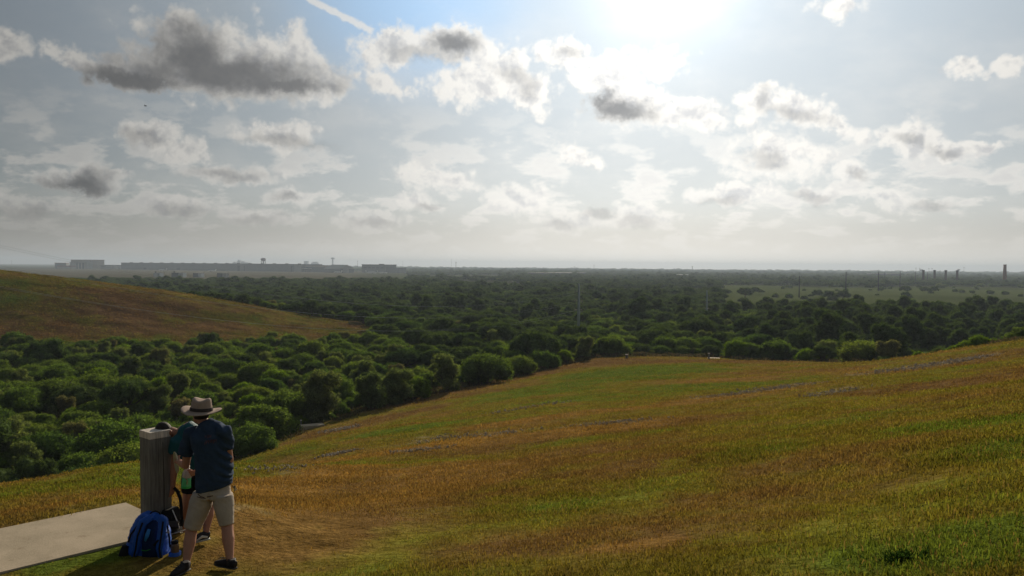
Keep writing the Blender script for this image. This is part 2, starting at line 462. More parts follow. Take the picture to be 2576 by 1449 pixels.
# ---- albedo masks in world metres (dry, green, bare): measured spots, then noise
SPOTS = []
def spot(kind, u1, v1, u2, v2, w, amt=1.0):
    a = gpt(u1, v1); b = gpt(u2, v2); SPOTS.append((kind, a, b, w, amt))
for s in [('orange', 235, 492, 330, 468, 1.6, .9), ('orange', 330, 462, 470, 440, 2.2, .8), ('orange', 470, 447, 620, 427, 1.8, .7), ('brown', 480, 450, 690, 420, 3.2, .7), ('orange', 0, 517, 110, 498, .45, .8),
          ('orange', 265, 480, 420, 470, 1.2, .7), ('orange', 240, 540, 300, 500, 1.4, .5),
          ('green', 372, 436, 440, 424, 2.6, 1.0), ('green', 470, 405, 560, 392, 4, .8), ('green', 545, 388, 620, 374, 9, 1.0), ('green', 600, 380, 665, 367, 10, .85), ('green', 640, 398, 720, 384, 4, .6), ('green', 250, 462, 330, 449, 1.6, .8),
          ('orange', 500, 424, 700, 400, 2.2, .6), ('green', 560, 402, 680, 386, 3.0, .5), ('brown', 600, 362, 740, 361, 9, .9), ('brown', 440, 400, 520, 388, 3, .6), ('brown', 320, 434, 420, 411, 3.5, .8), ('brown', 300, 440, 330, 433, 2, .7),
          ('brown', 760, 372, 860, 366, 7, .5), ('orange', 700, 382, 850, 372, 3.5, .5), ('green', 720, 392, 800, 378, 2.2, .45),
          ('brown', 880, 392, 1024, 372, 3.0, .9), ('brown', 960, 365, 1030, 350, 6, .5), ('green', 930, 432, 1030, 418, 1.1, 1.0), ('green', 980, 460, 1040, 440, .7, .8), ('green', 940, 408, 880, 415, 1.5, .5),
          ('green', 900, 560, 1020, 530, .5, .9), ('green', 560, 510, 640, 495, 1.2, .35), ('green', 700, 470, 760, 455, 1.0, .6), ('green', 420, 500, 500, 480, 1.0, .25), ('brown', 400, 520, 520, 470, 1.2, .6), ('brown', 620, 470, 560, 455, 1.6, .6),
          ('orange', 620, 548, 655, 543, .3, .9), ('green', 0, 498, 130, 468, 1.6, .6), ('green', 60, 492, 140, 480, .7, .5), ('green', 560, 445, 640, 437, 1.0, .4), ('brown', 700, 505, 760, 500, .6, .5),
          ('bare', 430, 440, 520, 432, 1.7, .7), ('bare', 590, 425, 645, 420, 1.6, .65), ('bare', 712, 397, 760, 391, 1.3, .95), ('bare', 760, 391, 812, 384, 2.2, 1), ('bare', 815, 396, 850, 390, 1.3, .75), ('bare', 880, 373, 940, 364, 3.2, 1), ('bare', 940, 364, 985, 357, 1.8, .85), ('green', 20, 573, 120, 549, .32, 1.0),
          ('bare', 255, 472, 300, 466, .8, .5), ('brown', 300, 505, 600, 468, 2.6, .5), ('orange', 270, 505, 480, 462, 1.6, .5), ('brown', 395, 404, 560, 368, 6, .85), ('brown', 560, 366, 640, 360, 5, .8), ('bare', 230, 520, 290, 555, .7, .35), ('bare', 330, 455, 350, 452, .7, .6), ('bare', 395, 452, 440, 449, .6, .6), ('bare', 330, 431, 350, 428, 1.4, .8), ('bare', 490, 414, 560, 402, 1.2, .4),
          ('bare', 700, 360, 760, 361, 3, .5), ('green', 0, 345, 60, 347, 5, .8), ('green', 0, 285, 60, 300, 9, .6), ('green', 180, 318, 320, 322, 7, .7), ('brown', 80, 300, 190, 318, 14, .85), ('brown', 200, 312, 340, 325, 8, .7), ('brown', 20, 330, 180, 330, 8, .6), ('brown', 400, 485, 620, 445, 2.6, .5), ('brown', 480, 550, 680, 530, .9, .5), ('brown', 820, 460, 960, 400, 1.5, .35)]:
    spot(*s)
def albedo(x, y):
    x = np.asarray(x, float); y = np.asarray(y, float); r = np.hypot(x, y)
    wx = x + 2.2 * fbm(x, y, 4.0, 4, 31) * sstep(4, 20, r) * 2 + 0.5 * fbm(x, y, 1.0, 3, 33)
    wy = y + 2.6 * fbm(x, y, 4.0, 4, 41) * sstep(4, 20, r) * 2 + 0.5 * fbm(x, y, 1.0, 3, 43)
    m = {'orange': 0 * x, 'brown': 0 * x, 'green': 0 * x, 'bare': 0 * x}
    for kind, a, b, w, amt in SPOTS:
        d = seg_dist(wx, wy, a, b)
        m[kind] = np.maximum(m[kind], amt * sstep(1.7, 0.35, d / w))
    # bands that follow the contours of the slope plus two finer noises
    ct = x * 0.65 + y * 0.76
    band = fbm(x * 0.76 - y * 0.65, ct * 4.0, 22.0, 4, 51)
    n1 = fbm(x, y, 6.0, 5, 61, 0.6); n2 = fbm(x, y, 1.3, 4, 71, 0.6); n3 = fbm(x, y, 0.4, 3, 81)
    g = 0.37 + 1.2 * n1 + 0.8 * n2 + 0.8 * band * sstep(10, 50, r) + 0.5 * n3
    near = sstep(18, 5, np.hypot(x - 4, (y - 8) * 1.0))
    g = g + 0.10 * near
    g = np.clip(g + m['green'] * 0.75 - m['brown'] * 0.62 - m['orange'] * 0.75, 0, 1)
    olive = np.array([0.160, 0.138, 0.024]); green = np.array([0.105, 0.138, 0.022]); dry = np.array([0.220, 0.138, 0.046]); brn = np.array([0.148, 0.087, 0.036])
    t = np.clip(n2 * 2.2 + n1 * 1.5 + .5, 0, 1)[..., None]
    dcol = dry * (1 - t) + brn * t
    dcol = dcol * (1 - m['brown'][..., None]) + brn * m['brown'][..., None]
    dcol = dcol * (1 - m['orange'][..., None]) + np.array([0.250, 0.145, 0.044]) * m['orange'][..., None]
    G = g[..., None]
    col = np.where(G < 0.5, dcol + (olive - dcol) * (G / 0.5), olive + (green - olive) * ((G - 0.5) / 0.5))
    col = col * (1 + 0.55 * n2 + 0.5 * n3)[..., None]
    b = np.clip(m['bare'] * sstep(-0.12, 0.14, 1.2 * n2 + 1.0 * n3 + (m['bare'] - .75) * .6), 0, 1)[..., None]
    col = col * (1 - b) + (np.array([0.185, 0.145, 0.100]) * (1 + 1.8 * n3)[..., None]) * b
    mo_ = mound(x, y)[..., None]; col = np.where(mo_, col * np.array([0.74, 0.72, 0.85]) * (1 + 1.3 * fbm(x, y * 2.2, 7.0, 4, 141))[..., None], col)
    # plain: woodland floor, then meadows and pale airfield grass
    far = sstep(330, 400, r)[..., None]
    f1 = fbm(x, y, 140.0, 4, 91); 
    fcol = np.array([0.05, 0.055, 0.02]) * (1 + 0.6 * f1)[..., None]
    mead = field_mask(x, y)[..., None]
    fcol = fcol * (1 - mead) + np.array([0.075, 0.093, 0.030]) * (1 + 0.7 * f1)[..., None] * mead
    az_ = np.degrees(np.arctan2(x, y))
    air = (sstep(-9, -12.5, az_) * sstep(1150, 1250, r) * sstep(3800, 3400, r))[..., None]
    fcol = fcol * (1 - air) + np.array([0.095, 0.085, 0.050]) * (1 + 0.5 * f1)[..., None] * air
    col = col * (1 - far) + fcol * far
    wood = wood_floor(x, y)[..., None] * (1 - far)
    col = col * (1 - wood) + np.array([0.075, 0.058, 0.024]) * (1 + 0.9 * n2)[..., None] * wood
    return np.clip(col, 0.004, 0.9)

# woodland edge: distance at which trees begin, by bearing (tan of the azimuth)
EDGE = []
for u, D in [(-200, 36), (-100, 38), (0, 45), (60, 50), (130, 57)]: EDGE.append(((u - 512) / FPX, D))
for u, v in [(240, 449), (270, 441), (300, 431), (400, 399), (480, 382.5), (512, 376.5), (560, 364.5), (600, 357), (650, 355.5), (700, 355)]:
    p = zr(u, v, -20.3); EDGE.append((p[0] / p[1], p[1]))
EDGE += [((740 - 512) / FPX, 178), ((790 - 512) / FPX, 172), ((850 - 512) / FPX, 152), ((900 - 512) / FPX, 132), ((960 - 512) / FPX, 118), ((1024 - 512) / FPX, 103), ((1200 - 512) / FPX, 95), ((1500 - 512) / FPX, 95)]
EDGE.sort()
_eT = np.array([e[0] for e in EDGE]); _eD = np.array([e[1] for e in EDGE])
def edge_D(x, y): return np.interp(x / np.maximum(y, 1e-3), _eT, _eD)
def mound(x, y):
    """1 on the open left mound"""
    u = 512 + x / np.maximum(y, 1) * FPX
    y0 = np.interp(u, [-400, 0, 60, 110, 170, 240, 310, 350, 375], [196, 198, 199, 203, 207, 211, 214, 216, 218])
    y1 = np.interp(u, [-400, 0, 100, 200, 300, 350, 375], [330, 325, 318, 308, 296, 288, 281])
    return (y > y0) & (y < y1) & (u < 372)
def field_mask(x, y):
    u = 512 + x / np.maximum(y, 1) * FPX
    wob = 1 + 0.25 * fbm(x, y, 160.0, 3, 77)
    Y = y * wob
    a = sstep(700, 740, u) * sstep(450, 490, Y) * sstep(1230, 1120, Y)
    a2 = sstep(600, 625, u) * sstep(760, 725, u) * sstep(740, 780, Y) * sstep(960, 930, Y)
    a3 = sstep(520, 480, u) * sstep(380, 420, u) * sstep(1500, 1600, Y) * sstep(2300, 2100, Y)
    return np.clip(a + a2 + a3, 0, 1)
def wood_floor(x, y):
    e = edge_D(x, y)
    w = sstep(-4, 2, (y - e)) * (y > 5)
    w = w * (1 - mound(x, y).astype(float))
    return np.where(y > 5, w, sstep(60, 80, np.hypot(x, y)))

def build_ground():
    th = np.concatenate([np.linspace(-40, 40, 620), np.linspace(40, 320, 121)[1:-1]])
    th = np.radians(th)
    r = np.concatenate([np.linspace(0.4, 4.0, 24)[:-1], np.geomspace(4.0, 420, 640), np.geomspace(420, 12000, 121)[1:]])
    T, R_ = np.meshgrid(th, r)
    X = R_ * np.sin(T); Y = R_ * np.cos(T)
    Z = terrain(X, Y)
    n, m = X.shape
    V = np.c_[X.ravel(), Y.ravel(), Z.ravel()]
    i = np.arange(n - 1)[:, None]; j = np.arange(m)[None]
    j2 = (j + 1) % m
    F = np.stack([i * m + j, i * m + j2, (i + 1) * m + j2, (i + 1) * m + j], -1).reshape(-1, 4)
    # centre fan as thin quads is unnecessary: close with one vertex
    V = np.vstack([V, [[0, 0, gz(0, 0)]]])
    me = np_mesh('ground', V, F[:, ::-1], True)
    bm = bmesh.new(); bm.from_mesh(me); bm.verts.ensure_lookup_table()
    c = bm.verts[len(V) - 1]
    for k in range(m):
        bm.faces.new((c, bm.verts[(k + 1) % m], bm.verts[k]))
    bm.normal_update()
    bm.to_mesh(me); bm.free()
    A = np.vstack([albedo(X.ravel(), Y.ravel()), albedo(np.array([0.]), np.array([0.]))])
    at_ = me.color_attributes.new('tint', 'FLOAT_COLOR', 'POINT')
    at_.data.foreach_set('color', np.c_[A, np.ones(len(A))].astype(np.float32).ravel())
    me.polygons.foreach_set('use_smooth', np.ones(len(me.polygons), bool))
    mat = bpy.data.materials.new('slope_grass'); mat.use_nodes = True
    N = NT(mat.node_tree); N.n.clear(); bs = N.new('ShaderNodeBsdfDiffuse')
    N.put(N.new('ShaderNodeOutputMaterial').inputs[0], bs.outputs[0])
    at1 = N.new('ShaderNodeAttribute', attribute_name='tint')
    pos = N.new('ShaderNodeNewGeometry').outputs['Position']
    f1 = N.noise(pos, 9.0, 5, 0.7); f2 = N.noise(pos, 0.9, 5, 0.65); f3 = N.noise(pos, 40.0, 3, 0.7)
    k = N.m('MULTIPLY', N.mapr(f1, 0.3, 0.7, 0.55, 1.45, 'LINEAR'), N.mapr(f2, 0.3, 0.7, 0.7, 1.3, 'LINEAR'))
    k = N.m('MULTIPLY', k, N.mapr(f3, 0.3, 0.7, 0.75, 1.25, 'LINEAR'))
    col = N.vm('SCALE', at1.outputs['Color'], scale=k)
    N.put(bs.inputs['Color'], col)
    bp = N.new('ShaderNodeBump'); bp.inputs['Strength'].default_value = 1.0; bp.inputs['Distance'].default_value = 0.12
    N.put(bp.inputs['Height'], N.m('ADD', N.m('MULTIPLY', f1, 0.6), N.m('MULTIPLY', f2, 1.2)))
    N.put(bs.inputs['Normal'], bp.outputs[0])
    o = link('ground', me, mat)
    tag(o, kind='structure')
    return o
ground = build_ground()
# ------------------------------------------------------------------ haze: one box of even pale air
def build_haze():
    bm = bmesh.new(); box(bm, (0, 0, 24.5), (24600, 24600, 101))
    me = bm_mesh('haze', bm)
    mat = bpy.data.materials.new('haze_air'); mat.use_nodes = True
    N = NT(mat.node_tree); N.n.clear()
    pv = N.new('ShaderNodeVolumePrincipled')
    pv.inputs['Color'].default_value = (0.52, 0.62, 0.76, 1)
    pv.inputs['Density'].default_value = HAZE
    pv.inputs['Anisotropy'].default_value = 0.25
    out = N.new('ShaderNodeOutputMaterial'); N.put(out.inputs['Volume'], pv.outputs[0])
    o = link('haze', me, mat); tag(o, kind='stuff')
    o.display_type = 'WIRE'
HAZE = 0.00013
build_haze()

# ------------------------------------------------------------------ foliage
def leaf_mat(name, cols, rough=0.6, trans=0.45, noise=True):
    m = bpy.data.materials.new(name); m.use_nodes = True
    N = NT(m.node_tree); N.n.clear()
    oi = N.new('ShaderNodeObjectInfo')
    rnd = oi.outputs['Random']
    geo = N.new('ShaderNodeNewGeometry')
    c = N.ramp(rnd, [(i / (len(cols) - 1), k) for i, k in enumerate(cols)])
    pos = N.new('ShaderNodeTexCoord').outputs['Object']
    nz = N.noise(pos, 1.1, 3, 0.6)
    c = N.vm('SCALE', c, scale=N.mapr(nz, 0.3, 0.7, 0.6, 1.45, 'LINEAR'))
    isl = N.mapr(geo.outputs['Random Per Island'], 0, 1, 0.65, 1.4, 'LINEAR')
    c = N.vm('SCALE', c, scale=isl)
    d = N.new('ShaderNodeBsdfDiffuse'); N.put(d.inputs[0], c)
    t = N.new('ShaderNodeBsdfTranslucent'); N.put(t.inputs[0], N.vm('MULTIPLY', c, (1.15, 1.25, 0.55)))
    mx = N.new('ShaderNodeMixShader'); mx.inputs[0].default_value = trans
    N.put(mx.inputs[1], d.outputs[0]); N.put(mx.inputs[2], t.outputs[0])
    out = N.new('ShaderNodeOutputMaterial'); N.put(out.inputs[0], mx.outputs[0])
    return m
def flat_mat(name, col, rough=0.8, spec=0.2, noise=0.0, nscale=5.0, metal=0.0, bump=0.0, bscale=None):
    m = bpy.data.materials.new(name); m.use_nodes = True
    N = NT(m.node_tree); bs = N.n['Principled BSDF']
    bs.inputs['Roughness'].default_value = rough
    bs.inputs['Specular IOR Level'].default_value = spec
    bs.inputs['Metallic'].default_value = metal
    pos = N.new('ShaderNodeTexCoord').outputs['Object']
    if noise > 0:
        nz = N.noise(pos, nscale, 5, 0.65)
        N.put(bs.inputs['Base Color'], N.vm('SCALE', N.mix(0.0, (*col, 1), (0, 0, 0)), scale=N.mapr(nz, 0.3, 0.7, 1 - noise, 1 + noise, 'LINEAR')))
    else:
        bs.inputs['Base Color'].default_value = (*col, 1)
    if bump > 0:
        bp = N.new('ShaderNodeBump'); bp.inputs['Strength'].default_value = 1.0; bp.inputs['Distance'].default_value = bump
        N.put(bp.inputs['Height'], N.noise(pos, bscale or nscale, 5, 0.6)); N.put(bs.inputs['Normal'], bp.outputs[0])
    return m
M_MESQ = leaf_mat('mesquite_leaf', [(0.095, 0.150, 0.034), (0.138, 0.182, 0.042), (0.078, 0.130, 0.034), (0.165, 0.200, 0.046)])
M_OAK = leaf_mat('oak_leaf', [(0.062, 0.100, 0.034), (0.094, 0.132, 0.042), (0.074, 0.104, 0.038)], trans=0.3)
M_PALE = leaf_mat('willow_leaf', [(0.140, 0.170, 0.070), (0.165, 0.190, 0.078), (0.115, 0.150, 0.062), (0.18, 0.155, 0.09)])
M_LIME = leaf_mat('lime_leaf', [(0.120, 0.185, 0.020), (0.145, 0.200, 0.024)], trans=0.5)
M_BARK = flat_mat('bark', (0.085, 0.065, 0.05), 0.95, 0.1, 0.4, 8.0, 0, 0.03)

def crown_mesh(name, seed, R, H, base, nl, leaves, ls, shape='dome', aspect=1.7, core=0.80):
    r = np.random.default_rng(seed)
    L = []
    for i in range(nl):
        a = r.uniform(0, 2 * math.pi); f = r.uniform(0, 1)
        if shape == 'dome':
            q = math.sqrt(r.uniform(0, 1)) * 0.66
            z = base + (H - base) * (0.20 + 0.56 * r.uniform(0, 1) * (1 - q * 0.9))
            lr = R * r.uniform(0.30, 0.46)
        elif shape == 'tall':
            q = math.sqrt(r.uniform(0, 1)) * 0.55
            z = base + (H - base) * r.uniform(0.12, 0.84)
            lr = R * r.uniform(0.26, 0.42)
        else:                                   # spreading oak with clumps
            q = 0.25 + 0.60 * math.sqrt(r.uniform(0, 1))
            z = base + (H - base) * (0.15 + 0.65 * (1 - q ** 2) * r.uniform(0.6, 1.1))
            lr = R * r.uniform(0.22, 0.36)
        z = min(max(z, lr * 0.6 * (1 if base < .5 else 0) + base * 0.6), H - lr * 0.65)
        L.append((math.cos(a) * R * q, math.sin(a) * R * q, z, lr))
    L.append((0, 0, base + (H - base) * 0.5, R * 0.5)); L = np.array(L)
    # inner low-poly masses
    bm = bmesh.new()
    for (x, y, z, lr) in L:
        q = bmesh.ops.create_icosphere(bm, subdivisions=2, radius=1)
        for v in q['verts']:
            n = 1 + 0.25 * math.sin(v.co.x * 5 + x) * math.cos(v.co.y * 6 + y) + r.uniform(-.12, .12)
            v.co = Vector((x + v.co.x * lr * core * n, y + v.co.y * lr * core * n, max(0.02, z + v.co.z * lr * core * 0.82 * n)))
    me0 = bpy.data.meshes.new('t'); bm.to_mesh(me0); bm.free()
    V0 = np.zeros(len(me0.vertices) * 3); me0.vertices.foreach_get('co', V0); V0 = V0.reshape(-1, 3)
    F0 = np.array([tuple(p.vertices) for p in me0.polygons]); bpy.data.meshes.remove(me0)
    # leaves on the lobes' shells
    w = L[:, 3] ** 2; k = r.choice(len(L), leaves, p=w / w.sum())
    d = r.normal(size=(leaves, 3)); d[:, 2] = d[:, 2] * 0.9 + 0.18; d /= np.linalg.norm(d, axis=1)[:, None]
    rad = L[k, 3] * (0.80 + 0.30 * r.uniform(0, 1, leaves) ** 1.5 + 0.10 * (r.uniform(0, 1, leaves) > .93))
    lump = 1 + 0.16 * np.sin(d[:, 0] * 7 + L[k, 0] * 3) * np.cos(d[:, 1] * 6 + L[k, 1] * 5) + 0.1 * np.sin(d[:, 2] * 11 + k)
    c = L[k, :3] + d * (rad * lump)[:, None] * np.array([1, 1, 0.86])
    # drop leaves buried inside other lobes
    inside = np.zeros(leaves, bool)
    for j in range(len(L)):
        q = (c - L[j, :3]) / np.array([1, 1, 0.86])
        inside |= (np.linalg.norm(q, axis=1) < L[j, 3] * 0.74) & (k != j)
    keep = (~inside) & (c[:, 2] > 0.05); c = c[keep]; d = d[keep]; n = len(c)
    nrm = d + r.normal(size=(n, 3)) * 0.75; nrm /= np.linalg.norm(nrm, axis=1)[:, None]
    t = np.cross(nrm, r.normal(size=(n, 3))); t /= np.linalg.norm(t, axis=1)[:, None] + 1e-9
    b = np.cross(nrm, t)
    s = ls * r.uniform(0.6, 1.4, n)[:, None]
    tt = t * s * aspect * 0.5; bb = b * s * 0.5
    V1 = np.stack([c - tt, c + bb * .9, c + tt, c - bb * .9], 1).reshape(-1, 3)
    F1 = np.arange(n * 4).reshape(-1, 4)
    V = np.vstack([V1, V0])
    me = bpy.data.meshes.new(name)
    nf = len(F1) + len(F0)
    loops = np.concatenate([F1.ravel(), (F0 + len(V1)).ravel()]).astype(np.int32)
    me.vertices.add(len(V)); me.vertices.foreach_set('co', V.astype(np.float32).ravel())
    me.loops.add(len(loops)); me.loops.foreach_set('vertex_index', loops)
    st = np.concatenate([np.arange(len(F1)) * 4, len(F1) * 4 + np.arange(len(F0)) * 3]).astype(np.int32)
    me.polygons.add(nf); me.polygons.foreach_set('loop_start', st)
    me.update(calc_edges=True)
    return me
def trunk_mesh(seed, R, H, base):
    r = random.Random(seed); bm = bmesh.new()
    t = R * 0.05 + 0.04
    hub = Vector((r.uniform(-.1, .1), r.uniform(-.1, .1), max(base, H * .22)))
    tube(bm, [(0, 0, -0.6), (0.02, 0, hub.z * .5), hub], [t * 1.5, t * 1.1, t], 7)
    for i in range(6):
        a = i * 1.05 + r.uniform(-.3, .3); q = R * r.uniform(.4, .75)
        e = Vector((math.cos(a) * q, math.sin(a) * q, H * r.uniform(.45, .8)))
        tube(bm, [hub - Vector((0, 0, .1)), hub.lerp(e, .5) + Vector((0, 0, -.1 * R)), e], [t * .7, t * .45, t * .15], 6)
    return bm_mesh('trunk', bm, True)

# name, category word, material, mesh args
KINDS = {}
def kind(key, name, cat, mat, R, H, base, nl, leaves, ls, shape, n, aspect=1.7, core=0.8):
    KINDS[key] = dict(name=name, cat=cat, mat=mat, R=R, H=H, var=[
        (crown_mesh('crown', 100 + len(KINDS) * 10 + i, R, H, base, nl + i, leaves, ls, shape, aspect, core), trunk_mesh(i + 7, R, H, base)) for i in range(n)])
kind('mesq', 'mesquite_tree', 'tree', M_MESQ, 3.4, 4.7, 0.0, 19, 17000, 0.115, 'dome', 3, 2.0)
kind('oak', 'oak_tree', 'tree', M_OAK, 3.9, 6.4, 0.9, 24, 17000, 0.145, 'oak', 3, 1.3)
kind('pale', 'willow_bush', 'bush', M_PALE, 2.5, 4.2, 0.0, 13, 10000, 0.10, 'tall', 2, 2.6, 0.66)
kind('lime', 'hackberry_tree', 'tree', M_LIME, 2.8, 4.6, 0.2, 15, 12000, 0.13, 'dome', 2, 1.5)
kind('tall', 'pecan_tree', 'tree', M_OAK, 4.6, 11.0, 1.6, 27, 13000, 0.21, 'tall', 2, 1.4)
KINDS['tall']['H'] = 11.0

def mesh_floor_trunks(): pass
TREES = []      # x, y, kind, variant, scale, zscale, rot, special label
def add_tree(x, y, k, s=1.0, zs=1.0, label=None, var=None):
    nv = len(KINDS[k]['var'])
    TREES.append([x, y, k, int(RNG.integers(nv)) if var is None else var, s, zs, float(RNG.uniform(0, 6.28)), label])
def place_woods():
    # hand-placed trees that can be picked out in the photograph: u, v of the foot, distance, kind, scale, label
    hand = [(249, 459, 82, 'mesq', 0.90, 'round bright green bush right of the hatted man, at the slope edge'),
            (262, 447, 94, 'mesq', 1.2, 'broad green mesquite left of the small far tee pad'),
            (318, 428, 106, 'pale', 1.5, 'grey green feathery bush just behind the small far tee pad'),
            (286, 430, 106, 'mesq', 1.15, None),
            (372, 410, 112, 'pale', 1.25, None), (395, 405, 116, 'pale', 1.3, None), (415, 401, 119, 'lime', 0.95, 'small lime green tree in the row of pale bushes along the slope foot'),
            (447, 396, 126, 'pale', 1.35, 'pale upright bush left of the big round mesquite on the slope edge'), (487, 387, 136, 'mesq', 1.55, 'big round dark green mesquite bulging over the middle slope edge'),
            (520, 376, 150, 'mesq', 1.2, None), (545, 369, 160, 'mesq', 1.1, None), (565, 366, 168, 'lime', 0.95, None), (612, 357.5, 186, 'mesq', 1.65, 'round dark mesquite standing alone above the far bare patch'),
            (585, 362, 176, 'pale', 1.3, None), (640, 356, 190, 'oak', .8, None), (662, 354, 196, 'mesq', 1.4, None), (685, 354, 198, 'mesq', 1.6, None), (706, 352, 200, 'mesq', 1.5, None),
            (738, 361, 182, 'lime', 1.5, 'lime topped bushy tree just right of the farthest tee pad'), (752, 361, 181, 'mesq', 1.25, None), (778, 363, 178, 'mesq', 1.6, None), (806, 365, 168, 'lime', 1.2, None), (822, 368, 162, 'oak', 0.75, 'low very dark bush in the dip where the slope meets the trees'),
            (862, 367, 152, 'mesq', 1.65, 'wide dark green mesquite right of the dip in the slope edge'), (888, 364, 146, 'pale', 1.45, None), 
            (953, 352, 112, 'lime', .42, None), (966, 349, 112, 'lime', .58, 'bright lime green bush on the right crest, nearest to its skyline bend'), (980, 346, 112, 'lime', .66, None), (994, 345, 112, 'lime', .5, None), (936, 356, 118, 'pale', .4, None), (918, 359, 124, 'lime', .4, None), (1009, 342, 112, 'mesq', .6, None), (1025, 340, 110, 'mesq', .75, 'bright green bush at the extreme right end of the crest'),
            (52, 488, 52, 'oak', 0.62, None), (58, 500, 44, 'pale', 0.9, 'spindly grey green bush rising from the dark thicket at lower left'), (118, 480, 50, 'mesq', .62, 'small green bush beside the timber post, behind the slope shoulder'), (8, 510, 40, 'oak', .55, None), (90, 470, 62, 'oak', .9, None)]
    for u, v, D, k, s, lab in hand:
        p = at(u, v, D); add_tree(p.x, D, k, s * (.86 if D > 130 else 1), float(RNG.uniform(.88, 1.08)), lab)
    taken = [(t[0], t[1], KINDS[t[2]]['R'] * t[4]) for t in TREES]
    grid = {}
    def ok(x, y, rr):
        gx, gy = int(x // 12), int(y // 12)
        for i in (-1, 0, 1):
            for j in (-1, 0, 1):
                for (a, b, c) in grid.get((gx + i, gy + j), ()):
                    if (a - x) ** 2 + (b - y) ** 2 < (0.74 * (c + rr)) ** 2: return False
        return True
    def put(x, y, rr): grid.setdefault((int(x // 12), int(y // 12)), []).append((x, y, rr))
    for t in taken: put(*t)
    N = 26000
    D = np.sqrt(RNG.uniform(38 ** 2, 430 ** 2, N)); t = RNG.uniform(-0.80, 0.80, N)
    X = D * t
    E_ = edge_D(X, D); mo = mound(X, D); n1 = fbm(X, D, 45.0, 3, 201); n2 = fbm(X, D, 28.0, 3, 211)
    fm = field_mask(X, D)
    U = 512 + t * FPX
    for i in range(N):
        x, y = X[i], D[i]
        if y < E_[i] + 2.2 or mo[i] or fm[i] > .5: continue
        if (x + 24) ** 2 + (y - 97) ** 2 < 36: continue
        if U[i] > 890 and y < 190: continue
        if 198 < y < 204 and -0.62 < t[i] < -0.5: continue
        q = RNG.uniform(); band = y - E_[i]
        if y < 150:
            k = 'mesq' if q < .50 else 'oak' if q < .70 else 'lime' if q < .85 else 'pale'
            if n1[i] > .12 and q < .6: k = 'oak'
        else:
            k = 'oak' if q < .38 else 'mesq' if q < .80 else 'lime' if q < .84 else 'pale' if q < .88 else 'tall'
            if U[i] > 760 and y > 215: k = 'tall' if q < .6 else 'oak'
            if U[i] < 720 and y < 330 and k == 'tall': k = 'oak'
            if U[i] < 400 and 150 < y < 215 and E_[i] < 200 and q < .5: k = 'pale' if q < .15 else 'mesq'
        s = RNG.uniform(.55, 1.25) if y < 160 else RNG.uniform(.7, 1.35)
        if band < 12: s *= .8
        if k == 'tall': s *= .85
        if U[i] < 230 and y < 75: s *= .75
        if U[i] < 330 and y > 150: s *= .85
        rr = KINDS[k]['R'] * s
        if band < rr + .5: continue
        if not ok(x, y, rr): continue
        put(x, y, rr); add_tree(x, y, k, s, float(RNG.uniform(.85, 1.15)))
    # undergrowth filling the gaps of the near wood
    N = 5200
    D = np.sqrt(RNG.uniform(45 ** 2, 240 ** 2, N)); t = RNG.uniform(-0.72, 0.72, N); X = D * t; E_ = edge_D(X, D); mo = mound(X, D)
    for i in range(N):
        x, y = X[i], D[i]
        if y < E_[i] + 1.6 or mo[i] or (x + 24) ** 2 + (y - 97) ** 2 < 30 or (512 + t[i] * FPX > 890 and y < 190): continue
        q = RNG.uniform(); add_tree(x, y, 'mesq' if q < .5 else 'pale' if q < .8 else 'lime', RNG.uniform(.28, .55), float(RNG.uniform(.7, 1.2)))
    # behind 430 m to the horizon
    N = 60000
    D = 430 * (7500 / 430) ** (RNG.uniform(0, 1, N) ** 0.85); t = RNG.uniform(-0.82, 0.82, N); X = D * t
    n1 = fbm(X, D, 260.0, 4, 221); fm = field_mask(X, D); az_ = np.degrees(np.arctan2(X, D))
    far = []
    cell = set()
    for i in range(N):
        x, y = X[i], D[i]; u = 512 + t[i] * FPX
        sp = 7.5 * (1 + y / 2600); key = (int(x / sp), int(y / sp))
        if key in cell: continue
        if fm[i] > .5: continue
        if u < 408 and 1180 < y < 3300: continue
        if u < 330 and y > 760 and n1[i] < (y - 760) / 420 * .5 - .25: continue
        if n1[i] < -0.13 - (0.05 if y < 900 else 0): continue
        if 1300 < y < 2600 and u > 408 and n1[i] < -0.03: continue
        cell.add(key)
        far.append((x, y, RNG.uniform(.85, 1.35) * (1 + y / 5200)))
    return far
FAR = place_woods()
# scattered trees on the meadows at the right
for u, v, D, s in [(618 + 225, 303.5, 640, 1.35), (829, 303, 655, 1.2), (745, 301, 690, 1.5), (725, 299, 720, 1.2), (775, 300, 700, .95), (755, 298, 760, 1.3), (789, 300, 690, 1.0), (817, 299.5, 700, 1.15),
                   (905, 295, 850, 1.4), (924, 294.5, 860, 1.3), (934, 293.5, 880, 1.2), (843, 290, 1000, 1.2), (870, 290, 1010, 1.3), (880, 291, 960, .9), (790, 288, 1060, 1.0), (818, 287, 1100, 1.2), (890, 289, 1050, .8),
                   (955, 291, 930, .9), (962, 292, 900, 1.0), (972, 293, 880, 1.0), (990, 294, 860, 1.1), (1005, 295, 840, 1.0), (768, 288, 1090, 1.3), (745, 287, 1100, 1.4), (655, 296, 800, 1.3), (630, 297, 780, 1.0), (672, 296, 790, .8)]:
    p = at(u, v, D); add_tree(p.x, D, 'oak' if s > 1.1 else 'mesq', s * 1.15, 0.95, None)
for i in range(46):
    D = float(RNG.uniform(560, 1150)); tt = float(RNG.uniform(.27, .66)); add_tree(D * tt, D, 'mesq' if i % 3 else 'oak', float(RNG.uniform(.5, 1.1)), .9, None)

